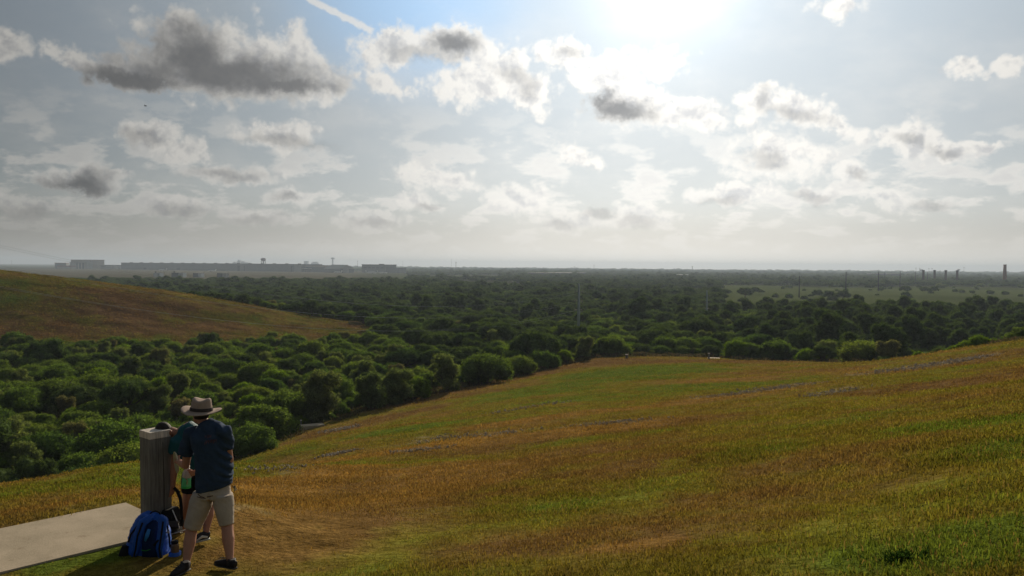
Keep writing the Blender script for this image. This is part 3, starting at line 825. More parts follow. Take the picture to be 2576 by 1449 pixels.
def landmarks():
    L = {'the brimmed hat': (205, 400), 'the timber post': (156, 430), 'the small far tee pad': (312, 428), 'the tall power pole': (578, 315), 'the second power pole': (707, 312),
         'the farthest tee pad': (714, 357), 'the mound tip': (370, 326), 'the mound foot': (170, 340), 'the mound foot at left': (10, 352), 'the slope dip': (860, 362),
         'the right crest end': (1015, 338), 'the lower left thicket': (20, 450), 'the slope bend': (480, 384), 'the meadow poles': (845, 290), 'the brick chimney': (1004, 275)}
    return L
def build_trees():
    zs = terrain(np.array([t[0] for t in TREES]), np.array([t[1] for t in TREES]))
    for t, z in zip(TREES, zs): t.append(float(z))
    # what shows largest: height in pixels, reduced when nearer crowns stand in the same columns in front
    order = sorted(range(len(TREES)), key=lambda i: TREES[i][1])
    vis = {}
    top = np.full(1024 + 400, 1e9)      # highest crown pixel so far (nearer trees), per column
    base_ = [(u, v) for u, v in zip(range(-200, 1224), np.interp(range(-200, 1224), [-200, 0, 60, 140, 240, 300, 400, 480, 560, 600, 700, 860, 940, 1024, 1224], [510, 496, 481, 462, 452, 432, 401, 384, 365, 358, 356, 363, 354, 340, 320]))]
    top[:] = [b[1] for b in base_]
    for i in order:
        x, y, k, vr, s, zsn, ro, lab, z = TREES[i]
        K = KINDS[k]; H = K['H'] * s * zsn; R = K['R'] * s
        u, v0 = proj((x, y, z)); _, v1 = proj((x, y, z + H)); w = R / y * FPX
        a = int(max(0, u - w + 200)); b = int(min(1423, u + w + 200))
        if b <= a: continue
        seg = top[a:b + 1]; xs = np.linspace(-1, 1, len(seg)); prof = v0 + (v1 - v0) * np.sqrt(np.clip(1 - xs ** 2, 0, 1))
        ar = float(np.clip(np.minimum(seg, v0) - prof, 0, None).sum())
        if u < -25 or u > 1049: ar *= 0.02
        vis[i] = ar
        if y < 450: top[a:b + 1] = np.minimum(seg, prof + 1)
    rank = sorted(vis, key=lambda i: -vis[i])
    hand = [i for i in vis if TREES[i][7]]
    own = set(rank[:300]) | set(hand)
    own = set(sorted(own, key=lambda i: (TREES[i][7] is None, -vis[i]))[:300])
    LM = landmarks(); used = {}
    words = {'mesq': 'rounded green mesquite', 'oak': 'dark clumped oak', 'pale': 'grey green feathery bush', 'lime': 'yellow green hackberry', 'tall': 'tall dark pecan'}
    size = lambda s: 'small' if s < .85 else 'broad' if s > 1.15 else 'mid sized'
    ordw = ['nearest', 'second nearest', 'third nearest', 'fourth nearest', 'fifth nearest', 'sixth nearest', 'seventh nearest', 'eighth nearest', 'ninth nearest', 'tenth nearest', 'eleventh nearest', 'twelfth nearest', 'thirteenth nearest', 'fourteenth nearest', 'fifteenth nearest', 'sixteenth nearest']
    groups = {}
    cands = []
    for i in sorted(own):
        x, y, k, vr, s, zsn, ro, lab, z = TREES[i]
        K = KINDS[k]; u, v = proj((x, y, z + K['H'] * s * zsn * .7))
        nm, (lu, lv) = min(LM.items(), key=lambda q: math.hypot(q[1][0] - u, (q[1][1] - v) * 1.3))
        du, dv = u - lu, (v - lv) * 1.3
        a = math.degrees(math.atan2(-dv, du)) % 360
        di = ['right of', 'up right of', 'above', 'up left of', 'left of', 'down left of', 'below', 'down right of'][int(((a + 22.5) % 360) // 45)]
        cands.append((i, nm, di, math.hypot(du, dv), size(s) + ' ' + words[k]))
    lab_of = {}
    for c in cands: groups.setdefault((c[1], c[2], c[4]), []).append(c)
    for key, lst in groups.items():
        lst.sort(key=lambda c: c[3])
        for n, c in enumerate(lst):
            pre = '' if len(lst) == 1 else (ordw[n] if n < len(ordw) else 'farther')
            lab_of[c[0]] = f'{pre} {c[4]} {c[2]} {c[1]}'.strip()
    gname = {'mesq': 'mesquite trees of the woodland', 'oak': 'dark oaks of the woodland', 'pale': 'grey green bushes along the slope', 'lime': 'yellow green hackberries of the woodland', 'tall': 'tall pecans beyond the slope'}
    protos = {}
    for i in sorted(own, key=lambda i: -vis[i]):
        x, y, k, vr, s, zsn, ro, lab, z = TREES[i]
        K = KINDS[k]
        root = empty(K['name'], (x, y, z - 0.1), ro); root.scale = (s, s, s * zsn)
        tag(root, lab or lab_of[i], K['cat'], gname[k])
        cm, tm = K['var'][vr]
        if (k, vr) not in protos:
            c = link('crown', cm, K['mat'], root); t = link('trunk', tm, M_BARK, root)
            protos[(k, vr)] = (c, t)
        else:
            for src in protos[(k, vr)]:
                c = src.copy(); sc.collection.objects.link(c); c.parent = root
    # the rest of the wood: too many to count, one object of points that carry the same crowns
    rest = [i for i in range(len(TREES)) if i not in own]
    fx = np.array([f[0] for f in FAR]); fy = np.array([f[1] for f in FAR]); fz = terrain(fx, fy)
    keys = ['mesq', 'oak', 'pale', 'lime', 'tall']
    plist = [(k, v) for k in keys for v in range(len(KINDS[k]['var']))]
    P, S, R3, ID = [], [], [], []
    for i in rest:
        x, y, k, vr, s, zsn, ro, lab, z = TREES[i]
        P.append((x, y, z - .1)); S.append((s, s, s * zsn)); R3.append((0, 0, ro)); ID.append(plist.index((k, vr)))
    fq = RNG.uniform(0, 1, len(FAR))
    for j, (x, y, s) in enumerate(FAR):
        k = 'oak' if fq[j] < .72 else 'mesq' if fq[j] < .9 else 'tall'
        if k == 'tall': s *= .75
        P.append((x, y, fz[j] - .1)); wd = s * (1 + y / 4000); S.append((wd, wd, s * .9)); R3.append((0, 0, RNG.uniform(0, 6.28)))
        ID.append(plist.index((k, int(RNG.integers(len(KINDS[k]['var']))))))
    me = bpy.data.meshes.new('woodland'); me.vertices.add(len(P))
    me.vertices.foreach_set('co', np.array(P, np.float32).ravel())
    for nm, dt, ar in (('scl', 'FLOAT_VECTOR', S), ('rot', 'FLOAT_VECTOR', R3)):
        a = me.attributes.new(nm, dt, 'POINT'); a.data.foreach_set('vector', np.array(ar, np.float32).ravel())
    a = me.attributes.new('pid', 'INT', 'POINT'); a.data.foreach_set('value', np.array(ID, np.int32))
    o = link('woodland', me); tag(o, kind='stuff')
    tag(o, 'dense mass of the remaining treetops filling the valley to the horizon', 'woodland')
    ng = bpy.data.node_groups.new('woodland', 'GeometryNodeTree')
    ng.interface.new_socket('Geometry', in_out='INPUT', socket_type='NodeSocketGeometry')
    ng.interface.new_socket('Geometry', in_out='OUTPUT', socket_type='NodeSocketGeometry')
    gi = ng.nodes.new('NodeGroupInput'); go = ng.nodes.new('NodeGroupOutput')
    join = ng.nodes.new('GeometryNodeJoinGeometry')
    def na(name, dt):
        n = ng.nodes.new('GeometryNodeInputNamedAttribute'); n.data_type = dt; n.inputs[0].default_value = name; return n.outputs[0]
    pid = na('pid', 'INT'); scl = na('scl', 'FLOAT_VECTOR'); rot = na('rot', 'FLOAT_VECTOR')
    for n, (k, v) in enumerate(plist):
        if (k, v) not in protos: continue
        oi = ng.nodes.new('GeometryNodeObjectInfo'); oi.inputs[0].default_value = protos[(k, v)][0]; oi.transform_space = 'ORIGINAL'
        oi.inputs['As Instance'].default_value = True
        # ORIGINAL keeps the crown's own local frame
        cmpn = ng.nodes.new('FunctionNodeCompare'); cmpn.data_type = 'INT'; cmpn.operation = 'EQUAL'
        ins = [s_ for s_ in cmpn.inputs if s_.type == 'INT']
        ng.links.new(pid, ins[0]); ins[1].default_value = n
        ip = ng.nodes.new('GeometryNodeInstanceOnPoints')
        ng.links.new(gi.outputs[0], ip.inputs['Points']); ng.links.new(cmpn.outputs[0], ip.inputs['Selection'])
        ng.links.new(oi.outputs['Geometry'], ip.inputs['Instance'])
        ng.links.new(scl, ip.inputs['Scale']); 
        er = ng.nodes.new('FunctionNodeEulerToRotation'); ng.links.new(rot, er.inputs[0]); ng.links.new(er.outputs[0], ip.inputs['Rotation'])
        ng.links.new(ip.outputs[0], join.inputs[0])
    ng.links.new(join.outputs[0], go.inputs[0])
    md = o.modifiers.new('woodland', 'NODES'); md.node_group = ng
    print('TREES', len(TREES), 'own', len(own), 'rest', len(rest), 'far', len(FAR))
build_trees()
# ------------------------------------------------------------------ grass blades on the near slope: one object
def build_grass():
    n = 360000
    D = 3.2 * (185 / 3.2) ** (RNG.uniform(0, 1, n) ** 1.0)
    t = RNG.uniform(-0.78, 0.80, n)
    t = t * (1 + 0.8 * np.clip((16 - D) / 12, 0, 1))
    m2 = 26000                                  # tussocks on the open mound
    D = np.concatenate([D, RNG.uniform(194, 285, m2)]); t = np.concatenate([t, RNG.uniform(-0.70, -0.17, m2)]); n += m2
    x = D * t; y = D
    r = np.hypot(x, y)
    dens = 0.62 + 1.3 * fbm(x, y, 0.9, 4, 301) + 0.7 * fbm(x, y, 3.5, 3, 311)
    keep = RNG.uniform(0, 1, n) < dens
    # keep off the concrete
    a, b, c, d = [np.array(at(u, v, q))[:2] for u, v, q in PADC]
    ax = (b - a) / np.linalg.norm(b - a); nx = np.array([ax[1], -ax[0]])
    lx = (x - a[0]) * ax[0] + (y - a[1]) * ax[1]; ly = (x - a[0]) * nx[0] + (y - a[1]) * nx[1]
    keep &= ~((lx < np.linalg.norm(b - a) + 0.03) & (ly > -0.03) & (ly < 1.60))
    keep &= (y < edge_D(x, y) + 4) | mound(x, y)
    for (u_, v_) in ((312, 428.6), (713.5, 358.3)):
        g_ = gpt(u_, v_); keep &= np.hypot(x - g_[0], (y - g_[1]) * .8) > 2.2
    worn = sstep(2.6, 0.6, seg_dist(x, y, (-3.4, 8.2), (-2.2, 9.6)))
    keep &= RNG.uniform(0, 1, n) > worn * 0.75
    x, y, r, worn = x[keep], y[keep], r[keep], worn[keep]; n = len(x)
    z = terrain(x, y)
    col = albedo(x, y)
    lum = 1 + 0.16 * RNG.normal(size=n)
    nb = 5
    tall = 0.6 + 1.6 * np.clip(fbm(x, y, 0.7, 3, 321) + fbm(x, y, 2.6, 3, 331) + .25, 0, 1.2)
    h = 0.034 * tall * (1 - 0.5 * worn) * (1 + np.clip((r - 10) / 45, 0, 4.5))
    w = 0.0014 + 0.00042 * r
    sp = 0.03 + 0.0035 * r
    V = []; Cc = []
    for k in range(nb):
        a = RNG.uniform(0, 6.283, n); bx = x + RNG.normal(size=n) * sp; by = y + RNG.normal(size=n) * sp
        lean = RNG.uniform(0.3, 1.8, n); la = RNG.uniform(0, 6.283, n); hh = h * RNG.uniform(.5, 1.35, n)
        wx, wy = np.cos(a) * w, np.sin(a) * w
        p0 = np.stack([bx - wx, by - wy, z - 0.02], 1); p1 = np.stack([bx + wx, by + wy, z - 0.02], 1)
        mx, my = bx + np.cos(la) * hh * lean * .35, by + np.sin(la) * hh * lean * .35
        p2 = np.stack([mx + wx * .7, my + wy * .7, z + hh * .55], 1); p3 = np.stack([mx - wx * .7, my - wy * .7, z + hh * .55], 1)
        tip = np.stack([bx + np.cos(la) * hh * lean, by + np.sin(la) * hh * lean, z + hh * (1.0 - .35 * lean)], 1)
        V.append(np.stack([p0, p1, p2, p3, tip], 1).reshape(-1, 3))
        straw = (RNG.uniform(0, 1, n) < 0.10)[:, None]
        cc = col * (lum * RNG.uniform(.82, 1.25, n))[:, None]
        cc = np.where(straw, np.array([0.24, 0.17, 0.06]) * (0.45 + col.sum(1) * 1.6)[:, None], cc)
        Cc.append(np.repeat(cc, 5, 0))
    V = np.vstack(V); Cc = np.clip(np.vstack(Cc), .004, .9)
    m = len(V) // 5; base = np.arange(m)[:, None] * 5
    loops = np.hstack([base + [0, 1, 2, 3], base + [3, 2, 4]]).astype(np.int32).ravel()
    me = bpy.data.meshes.new('grass'); me.vertices.add(len(V)); me.vertices.foreach_set('co', V.astype(np.float32).ravel())
    me.loops.add(len(loops)); me.loops.foreach_set('vertex_index', loops)
    st = np.stack([np.arange(m) * 7, np.arange(m) * 7 + 4], 1).ravel().astype(np.int32)
    me.polygons.add(len(st)); me.polygons.foreach_set('loop_start', st); me.update(calc_edges=False)
    at_ = me.color_attributes.new('tint', 'FLOAT_COLOR', 'POINT')
    at_.data.foreach_set('color', np.c_[Cc, np.ones(len(Cc))].astype(np.float32).ravel())
    mt = bpy.data.materials.new('grass_blade'); mt.use_nodes = True
    N = NT(mt.node_tree); N.n.clear()
    c = N.new('ShaderNodeAttribute', attribute_name='tint').outputs['Color']
    d = N.new('ShaderNodeBsdfDiffuse'); N.put(d.inputs[0], c)
    tr = N.new('ShaderNodeBsdfTranslucent'); N.put(tr.inputs[0], N.vm('MULTIPLY', c, (1.25, 1.2, 0.7)))
    mx = N.new('ShaderNodeMixShader'); mx.inputs[0].default_value = 0.45
    N.put(mx.inputs[1], d.outputs[0]); N.put(mx.inputs[2], tr.outputs[0])
    N.put(N.new('ShaderNodeOutputMaterial').inputs[0], mx.outputs[0])
    o = link('grass', me, mt); tag(o, 'short dry and green grass covering the near slope', 'grass', kind='stuff')
    # pale stones and litter on the bare strips, one object
    bm = bmesh.new(); r_ = random.Random(4)
    for kind_, a, b, w, amt in SPOTS:
        if kind_ != 'bare' or a[1] > 130 or a[1] < 16: continue
        L = math.hypot(a[0] - b[0], a[1] - b[1]); dist = a[1]
        for i in range(int(min(260, 60 + 8 * dist) * amt)):
            f = r_.random(); px = a[0] + (b[0] - a[0]) * f + r_.gauss(0, w * .55); py = a[1] + (b[1] - a[1]) * f + r_.gauss(0, w * .55)
            s = r_.uniform(.006, .02) * (1 + dist / 12)
            q = bmesh.ops.create_icosphere(bm, subdivisions=1, radius=s)
            zz = gz(px, py)
            M = Matrix.Translation((px, py, zz + s * .15)) @ Euler((r_.random() * 6, r_.random() * 6, r_.random() * 6)).to_matrix().to_4x4() @ Matrix.Diagonal((1.5, .9, .6, 1))
            bmesh.ops.transform(bm, matrix=M, verts=q['verts'])
    me = bm_mesh('stones', bm)
    o = link('stones', me, flat_mat('limestone', (0.34, 0.28, 0.21), .9, .2, .5, 30)); tag(o, 'scattered pale limestone bits on the bare strips of the slope', 'stones', kind='stuff')
build_grass()

# dark weedy brush fringing the foot of the woodland: one object
def build_brush():
    n = 52000
    t = RNG.uniform(-0.66, 0.66, n)
    e = np.interp(t, _eT, _eD)
    off = RNG.uniform(-1, 1, n); off = np.sign(off) * np.abs(off) ** 1.4
    y = e + off * 5.0 - 0.5; x = y * t
    dn = fbm(x, y, 3.0, 3, 401)
    keep = (dn > -0.12) & (RNG.uniform(0, 1, n) < np.clip(1.1 - np.abs(off) * .8, 0.05, 1))
    for (u_, v_) in ((312, 428.6), (713.5, 358.3)):
        g_ = gpt(u_, v_); keep &= np.hypot(x - g_[0], (y - g_[1]) * .6) > 3.2
    x, y, dn = x[keep], y[keep], dn[keep]; n = len(x); z = terrain(x, y)
    h = 0.28 * (0.6 + 2.2 * np.clip(dn + .1, 0, 1)) * RNG.uniform(.5, 1.6, n) * (1 + y / 200)
    a = RNG.uniform(0, 6.28, n); w = 0.035 + y * .0006
    lx, ly = RNG.normal(size=n) * h * .45, RNG.normal(size=n) * h * .45
    wx, wy = np.cos(a) * w, np.sin(a) * w
    V = np.stack([np.stack([x - wx, y - wy, z - .05], 1), np.stack([x + wx, y + wy, z - .05], 1), np.stack([x + lx + wx * .5, y + ly + wy * .5, z + h], 1), np.stack([x + lx - wx * .5, y + ly - wy * .5, z + h * .9], 1)], 1).reshape(-1, 3)
    me = np_mesh('brush', V, np.arange(n * 4).reshape(-1, 4))
    m = bpy.data.materials.new('brush'); m.use_nodes = True
    N = NT(m.node_tree); N.n.clear(); g = N.new('ShaderNodeNewGeometry').outputs['Random Per Island']
    c = N.ramp(g, [(0, (.11, .075, .035)), (.45, (.06, .065, .022)), (.8, (.17, .12, .055)), (1, (.09, .11, .03))])
    d = N.new('ShaderNodeBsdfDiffuse'); N.put(d.inputs[0], c)
    tr = N.new('ShaderNodeBsdfTranslucent'); N.put(tr.inputs[0], c)
    mx = N.new('ShaderNodeMixShader'); mx.inputs[0].default_value = .3
    N.put(mx.inputs[1], d.outputs[0]); N.put(mx.inputs[2], tr.outputs[0]); N.put(N.new('ShaderNodeOutputMaterial').inputs[0], mx.outputs[0])
    o = link('brush', me, m); tag(o, 'ragged brown weeds along the foot of the trees', 'weeds', kind='stuff')
build_brush()

# ------------------------------------------------------------------ tee pads, posts
def cmat():
    m = bpy.data.materials.new('concrete'); m.use_nodes = True
    N = NT(m.node_tree); bs = N.n['Principled BSDF']
    pos = N.new('ShaderNodeTexCoord').outputs['Object']
    a = N.noise(pos, 1.6, 6, .65); b = N.noise(pos, 60, 3, .7)
    c = N.mix(N.mapr(a, .35, .65), (0.37, 0.305, 0.215), (0.46, 0.375, 0.27))
    c = N.vm('SCALE', c, scale=N.mapr(b, .3, .7, .86, 1.12, 'LINEAR'))
    st = N.noise(pos, 4.5, 7, .72); c = N.mix(N.m('MULTIPLY', N.mapr(st, .56, .70), .55), c, (0.20, 0.145, 0.085))
    N.put(bs.inputs['Base Color'], c); bs.inputs['Roughness'].default_value = .9; bs.inputs['Specular IOR Level'].default_value = .1
    bp = N.new('ShaderNodeBump'); bp.inputs['Distance'].default_value = .004; N.put(bp.inputs['Height'], b); N.put(bs.inputs['Normal'], bp.outputs[0])
    return m
M_CONC = cmat()
def wood_mat(name='weathered_timber', base=(0.185, 0.178, 0.160)):
    m = bpy.data.materials.new(name); m.use_nodes = True
    N = NT(m.node_tree); bs = N.n['Principled BSDF']
    pos = N.new('ShaderNodeTexCoord').outputs['Object']
    mp = N.new('ShaderNodeMapping'); N.put(mp.inputs[0], pos); mp.inputs['Scale'].default_value = (1, 1, 0.05)
    g = N.noise(mp.outputs[0], 55, 6, .7, dist=.6); g2 = N.noise(mp.outputs[0], 12, 4, .6); st = N.noise(pos, 3.0, 4, .6)
    k = N.m('MULTIPLY', N.mapr(g, .3, .7, .55, 1.35, 'LINEAR'), N.m('MULTIPLY', N.mapr(g2, .3, .7, .75, 1.2, 'LINEAR'), N.mapr(st, .3, .7, .8, 1.2, 'LINEAR')))
    N.put(bs.inputs['Base Color'], N.vm('SCALE', N.mix(0.0, (*base, 1), (0, 0, 0)), scale=k))
    bs.inputs['Roughness'].default_value = .9; bs.inputs['Specular IOR Level'].default_value = .15
    bp = N.new('ShaderNodeBump'); bp.inputs['Distance'].default_value = .006; N.put(bp.inputs['Height'], g); N.put(bs.inputs['Normal'], bp.outputs[0])
    return m
M_WOOD = wood_mat(); M_WOODTOP = wood_mat('sunlit_timber_top', (0.62, 0.55, 0.47))  # cap colour lightened, sun on the top face painted into the timber
def pad_from(corners, name='tee_pad', thick=0.12, lift=0.0):
    bm = bmesh.new()
    c = sum((Vector(p) for p in corners), Vector()) / 4
    top = [bm.verts.new(Vector(p) - c + Vector((0, 0, lift))) for p in corners]; bot = [bm.verts.new(Vector(p) - c - Vector((0, 0, thick))) for p in corners]
    bm.faces.new(top); bm.faces.new(bot[::-1])
    for i in range(4): bm.faces.new((top[i], top[(i + 1) % 4], bot[(i + 1) % 4], bot[i]))
    bmesh.ops.bevel(bm, geom=list(bm.edges), offset=.008, segments=2, affect='EDGES')
    return link(name, bm_mesh(name, bm), M_CONC, None, c)
pa = Vector(at(*PADC[0])); pb = Vector(at(*PADC[1])); pz = lambda x, y: PADPL[0] * x + PADPL[1] * y + PADPL[2]
pdir = (pb - pa); pdir.z = 0; pdir.normalize(); pn = Vector((pdir.y, -pdir.x, 0))
A = pb - pdir * 5.2; crn = [pb, pb + pn * 1.52, A + pn * 1.52, A]
crn = [Vector((p.x, p.y, pz(p.x, p.y) + 0.005)) for p in crn]
nearpad = pad_from(crn); tag(nearpad, 'long pale concrete tee pad beside the timber post at lower left', 'tee pad', 'concrete tee pads')
def far_pad(u, v, D, L, Wd, rz, label):
    p = at(u, v, D); z = gz(p.x, D)
    R_ = Matrix.Rotation(rz, 3, 'Z'); cs = [Vector((sx * L / 2, sy * Wd / 2, 0)) for sx, sy in ((-1, -1), (1, -1), (1, 1), (-1, 1))]
    cs = [R_ @ q for q in cs]; pts = []
    zz = max(gz(p.x + q.x, D + q.y) for q in cs)
    pts = [Vector((p.x + q.x, D + q.y, zz + .10)) for q in cs]
    o = pad_from(pts, thick=.5); tag(o, label, 'tee pad', 'concrete tee pads'); return pts
def gD(u, v): return gpt(u, v)[1]
far_pad(312, 428.6, gD(312, 428.6), 2.9, 1.4, math.radians(28), 'small pale concrete tee pad at the foot of the trees, left of centre')
far_pad(713.5, 358.3, gD(713.5, 358.6), 2.6, 1.6, math.radians(-15), 'tiny pale concrete slab at the far end of the slope')
# timber post by the near pad
def timber_post(loc, s, h, rz, tilt=(0, 0), capped=True, name='timber_post'):
    root = empty(name, loc); root.rotation_euler = (tilt[0], tilt[1], rz)
    bm = bmesh.new(); box(bm, (0, 0, (h - .075) / 2 - .15), (s, s, h - .075 + .3), bevel=.006)
    link('shaft', bm_mesh('shaft', bm), M_WOOD, root)
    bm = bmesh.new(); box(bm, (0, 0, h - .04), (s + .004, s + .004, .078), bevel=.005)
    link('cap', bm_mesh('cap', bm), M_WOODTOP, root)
    return root
PD = 9.05
pp = at(156.3, 432, PD); ph = pp.z - pz(pp.x, PD)
post = timber_post((pp.x, PD, pz(pp.x, PD)), 0.245, ph + .03, math.radians(45 + 5), (0.0, math.radians(-0.6)))
tag(post, 'thick weathered square timber post with pale top beside the backpack', 'post', None)
# dark shake running down the front face, as a shallow groove strip
bm = bmesh.new(); tube(bm, [(0, 0, .25), (.004, 0, .6), (-.004, 0, ph - .1)], [(.003, .002), (.005, .002), (.002, .002)], 6)
link('crack', bm_mesh('crack', bm), flat_mat('dark_crack', (0.012, 0.010, 0.008), 1, 0), post, (0.03, -.1235, 0))
# small far posts
def small_post(u, v, D, h, s, label):
    p = at(u, v, D); r = empty('marker_post', (p.x, D, gz(p.x, D))); r.rotation_euler = (0, 0, .4)
    bm = bmesh.new(); box(bm, (0, 0, h / 2 - .1), (s, s, h + .2), bevel=.01); link('shaft', bm_mesh('shaft', bm), M_WOOD, r)
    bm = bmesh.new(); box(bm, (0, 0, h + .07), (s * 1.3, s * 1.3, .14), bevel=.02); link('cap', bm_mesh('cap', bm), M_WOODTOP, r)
    tag(r, label, 'post', 'marker posts by the far tee pads')
small_post(301, 427, gD(301, 429), 1.0, .16, 'thin post with pale top beside the small left tee pad')
small_post(708.8, 358, gD(708.8, 359), 1.1, .28, 'dark post beside the farthest pale slab')
small_post(626.6, 357, gD(626.6, 358.5), .7, .4, 'short pale marker under the round dark mesquite at the far slope edge')

# ------------------------------------------------------------------ power line
M_STEEL = flat_mat('weathered_steel', (0.36, 0.40, 0.39), .7, .3, .15, 2.0)
M_DARK = flat_mat('dark_metal', (0.05, 0.05, 0.055), .6, .4)
def power_pole(u, D, h, r0, arms, label, group, x=None, wide=1.6, mat=None):
    px = at(u, 300, D).x if x is None else x
    root = empty('power_pole', (px, D, gz(px, D)), math.radians(35))
    bm = bmesh.new(); tube(bm, [(0, 0, -1), (0, 0, h * .5), (0, 0, h)], [r0, r0 * .75, r0 * .5], 10); link('mast', bm_mesh('mast', bm, True), mat or M_STEEL, root)
    for a in arms:
        bm = bmesh.new(); box(bm, (0, 0, a), (wide * 2, .14, .16)); link('crossarm', bm_mesh('crossarm', bm), M_DARK, root)
        for sx in (-1, 1):
            bm = bmesh.new()
            tube(bm, [(sx * wide, 0, a), (sx * wide, 0, a - .25), (sx * wide, 0, a - .5), (sx * wide, 0, a - .7)], [.05, .11, .11, .05], 8)
            link('insulator', bm_mesh('insulator', bm, True), M_DARK, root)
    tag(root, label, 'power pole', group); return root
def top_h(u, v, D):
    p = at(u, v, D); return p.z - gz(p.x, D)
h1 = top_h(578.8, 283.6, 250)
power_pole(578.8, 250, h1, .55, [h1 - 2.6, h1 - 5.4, h1 - 8.3], 'tall steel power pole standing in the woodland, nearest of all', 'power line poles')
h2 = top_h(706.8, 290.3, 330)
power_pole(706.8, 330, h2, .55, [h2 - 2.2, h2 - 5, h2 - 7.5], 'second steel power pole, above the farthest tee pad', 'power line poles', wide=1.3)
for u, v, D, lab in [(799, 276, 700, 'power pole at the left end of the meadow'), (845.6, 272, 800, 'second power pole from the left on the meadow'), (878, 271.8, 950, 'third power pole from the left on the meadow'),
                     (884.3, 271.6, 1500, 'short thin pole close right of the third meadow pole'), (899.6, 270.8, 1150, 'fourth tall power pole on the meadow'), (915, 271.7, 1400, 'thin pole just left of the first dark stack'), (927, 271.6, 1650, 'thin pole between the first and second dark stacks')]:
    h = top_h(u, v, D); power_pole(u, D, h, .40 + D / 3600, [h - 3, h - 6], lab, 'power line poles', wide=1.8, mat=M_DARK)
pw1 = Vector((at(578.8, 300, 250).x, 250, 0)); pwL = Vector((at(-150, 300, 100).x, 100, 0))
power_pole(-150, 100, 14.5 + 22, .4, [34, 31, 28], 'power pole beyond the left edge', 'power line poles')
wd = (pwL - pw1).normalized(); wn = Vector((-wd.y, wd.x, 0))
wl = 0
for off, name in [(0, 'upper'), (-2.8, 'middle'), (-5.8, 'lower')]:
    for sx, which in ((-1, 'nearer'), (1, 'farther')):
        pts = []
        for i in range(61):
            s = i / 60 * 1.0
            q = pw1.lerp(pwL, s); z = -7.9 - 16.7 * s + 30.8 * s * s + off
            pts.append(q + wn * (sx * 1.5) + Vector((0, 0, z)))
        bm = bmesh.new(); tube(bm, [p - pts[0] for p in pts], [.013] * 61, 5)
        o = link('power_line', bm_mesh('power_line', bm, True), M_STEEL, None, pts[0])
        tag(o, f'{which} wire of the {name} pair sagging left from the tall pole', 'wire', 'wires of the power line')

# ------------------------------------------------------------------ far buildings
def bmat(name, col, rough=.8): return flat_mat(name, col, rough, .2, .12, .06)
M_WALL = bmat('grey_cladding', (0.12, 0.13, 0.14)); M_PALE2 = bmat('pale_cladding', (0.34, 0.33, 0.31)); M_ROOFD = bmat('dark_roof', (0.05, 0.05, 0.055)); M_RED = bmat('red_roof', (0.20, 0.07, 0.055))
M_BEIGE = bmat('beige_wall', (0.34, 0.29, 0.25)); M_WHT = bmat('white_paint', (0.75, 0.75, 0.74)); M_GLASSD = bmat('dark_opening', (0.03, 0.03, 0.035)); M_BRICK = bmat('red_brick', (0.23, 0.075, 0.045)); M_ROOFP = bmat('pale_roof', (0.32, 0.31, 0.28), .8); M_TOWER = bmat('tower_grey', (0.25, 0.26, 0.29))
def frame_from(u0, D0, u1, D1):
    a = at(u0, 300, D0); b = at(u1, 300, D1); a.z = b.z = PLAIN
    L = (b - a).length; ang = math.atan2(b.y - a.y, b.x - a.x); return a, L, ang
def lbox(name, x0, x1, y0, y1, z0, z1, mat, parent):
    bm = bmesh.new(); box(bm, ((x0 + x1) / 2, (y0 + y1) / 2, (z0 + z1) / 2), (x1 - x0, y1 - y0, z1 - z0)); return link(name, bm_mesh(name, bm), mat, parent)
def building(name, u0, D0, u1, D1, label, cat='building', group=None):
    a, L, ang = frame_from(u0, D0, u1, D1); r = empty(name, a, ang); tag(r, label, cat, group); return r, L
r, L = building('hangar', 121.3, 3200, 301, 2780, 'very long grey hangar with flat dark roofline along the airfield', 'hangar')
lbox('wall', 0, L, 0, 110, -.5, 25.5, M_WALL, r); lbox('roof', -1, L + 1, -1, 111, 25.5, 27, M_ROOFD, r)
for i in range(16): lbox('roof_vent', L * (i + .5) / 16 - 3, L * (i + .5) / 16 + 3, 20, 30, 27, 29, M_ROOFD, r)
for f, w, h in ((.685, 12, 20), (.715, 5, 20), (.15, 16, 8), (.35, 20, 9), (.955, 8, 21)): lbox('door', L * f - w / 2, L * f + w / 2, -.6, .4, 0, h, M_GLASSD, r)
lbox('corner_panel', L * .968, L + .5, -.5, .45, 0, 25, M_PALE2, r)
lbox('sign_band', L * .83, L * .90, -.4, .4, 17, 20, bmat('faded_band', (.12, .13, .15)), r)
r, L = building('hangar_annex', 302, 2800, 324, 2760, 'low pale roofed wing joined to the right end of the long hangar', 'hangar')
lbox('wall', 1, L, 2, 60, -.5, 17, M_WALL, r); lbox('roof', 1, L, 0, 62, 17, 24, M_BEIGE, r); lbox('canopy', 2, L * .42, -14, 1.8, 11, 12.5, M_WHT, r); lbox('opening', 3, L * .42, 1.5, 2.4, 0, 11, M_GLASSD, r)
r, L = building('gabled_hall', 323.8, 2700, 340, 2600, 'gabled hall with a pale pitched roof at the right of the hangars', 'building')
lbox('wall', 1, L - 1, 1, 50, -.5, 13, M_WALL, r)
bm = bmesh.new(); vs = [bm.verts.new(q) for q in [(0, -2, 12), (L, -2, 12), (L, 25, 26), (6, 25, 26), (0, 52, 12), (L, 52, 12)]]
for f in ((0, 1, 2, 3), (3, 2, 5, 4), (0, 3, 4), (1, 5, 2), (0, 4, 5, 1)): bm.faces.new([vs[i] for i in f])
link('roof', bm_mesh('roof', bm), M_ROOFP, r); lbox('gable_panel', L - .5, L + .6, 10, 30, 1, 17, M_PALE2, r)
r, L = building('terminal_block', 361.8, 2750, 385.2, 2700, 'boxy grey block building right of the gabled hall')
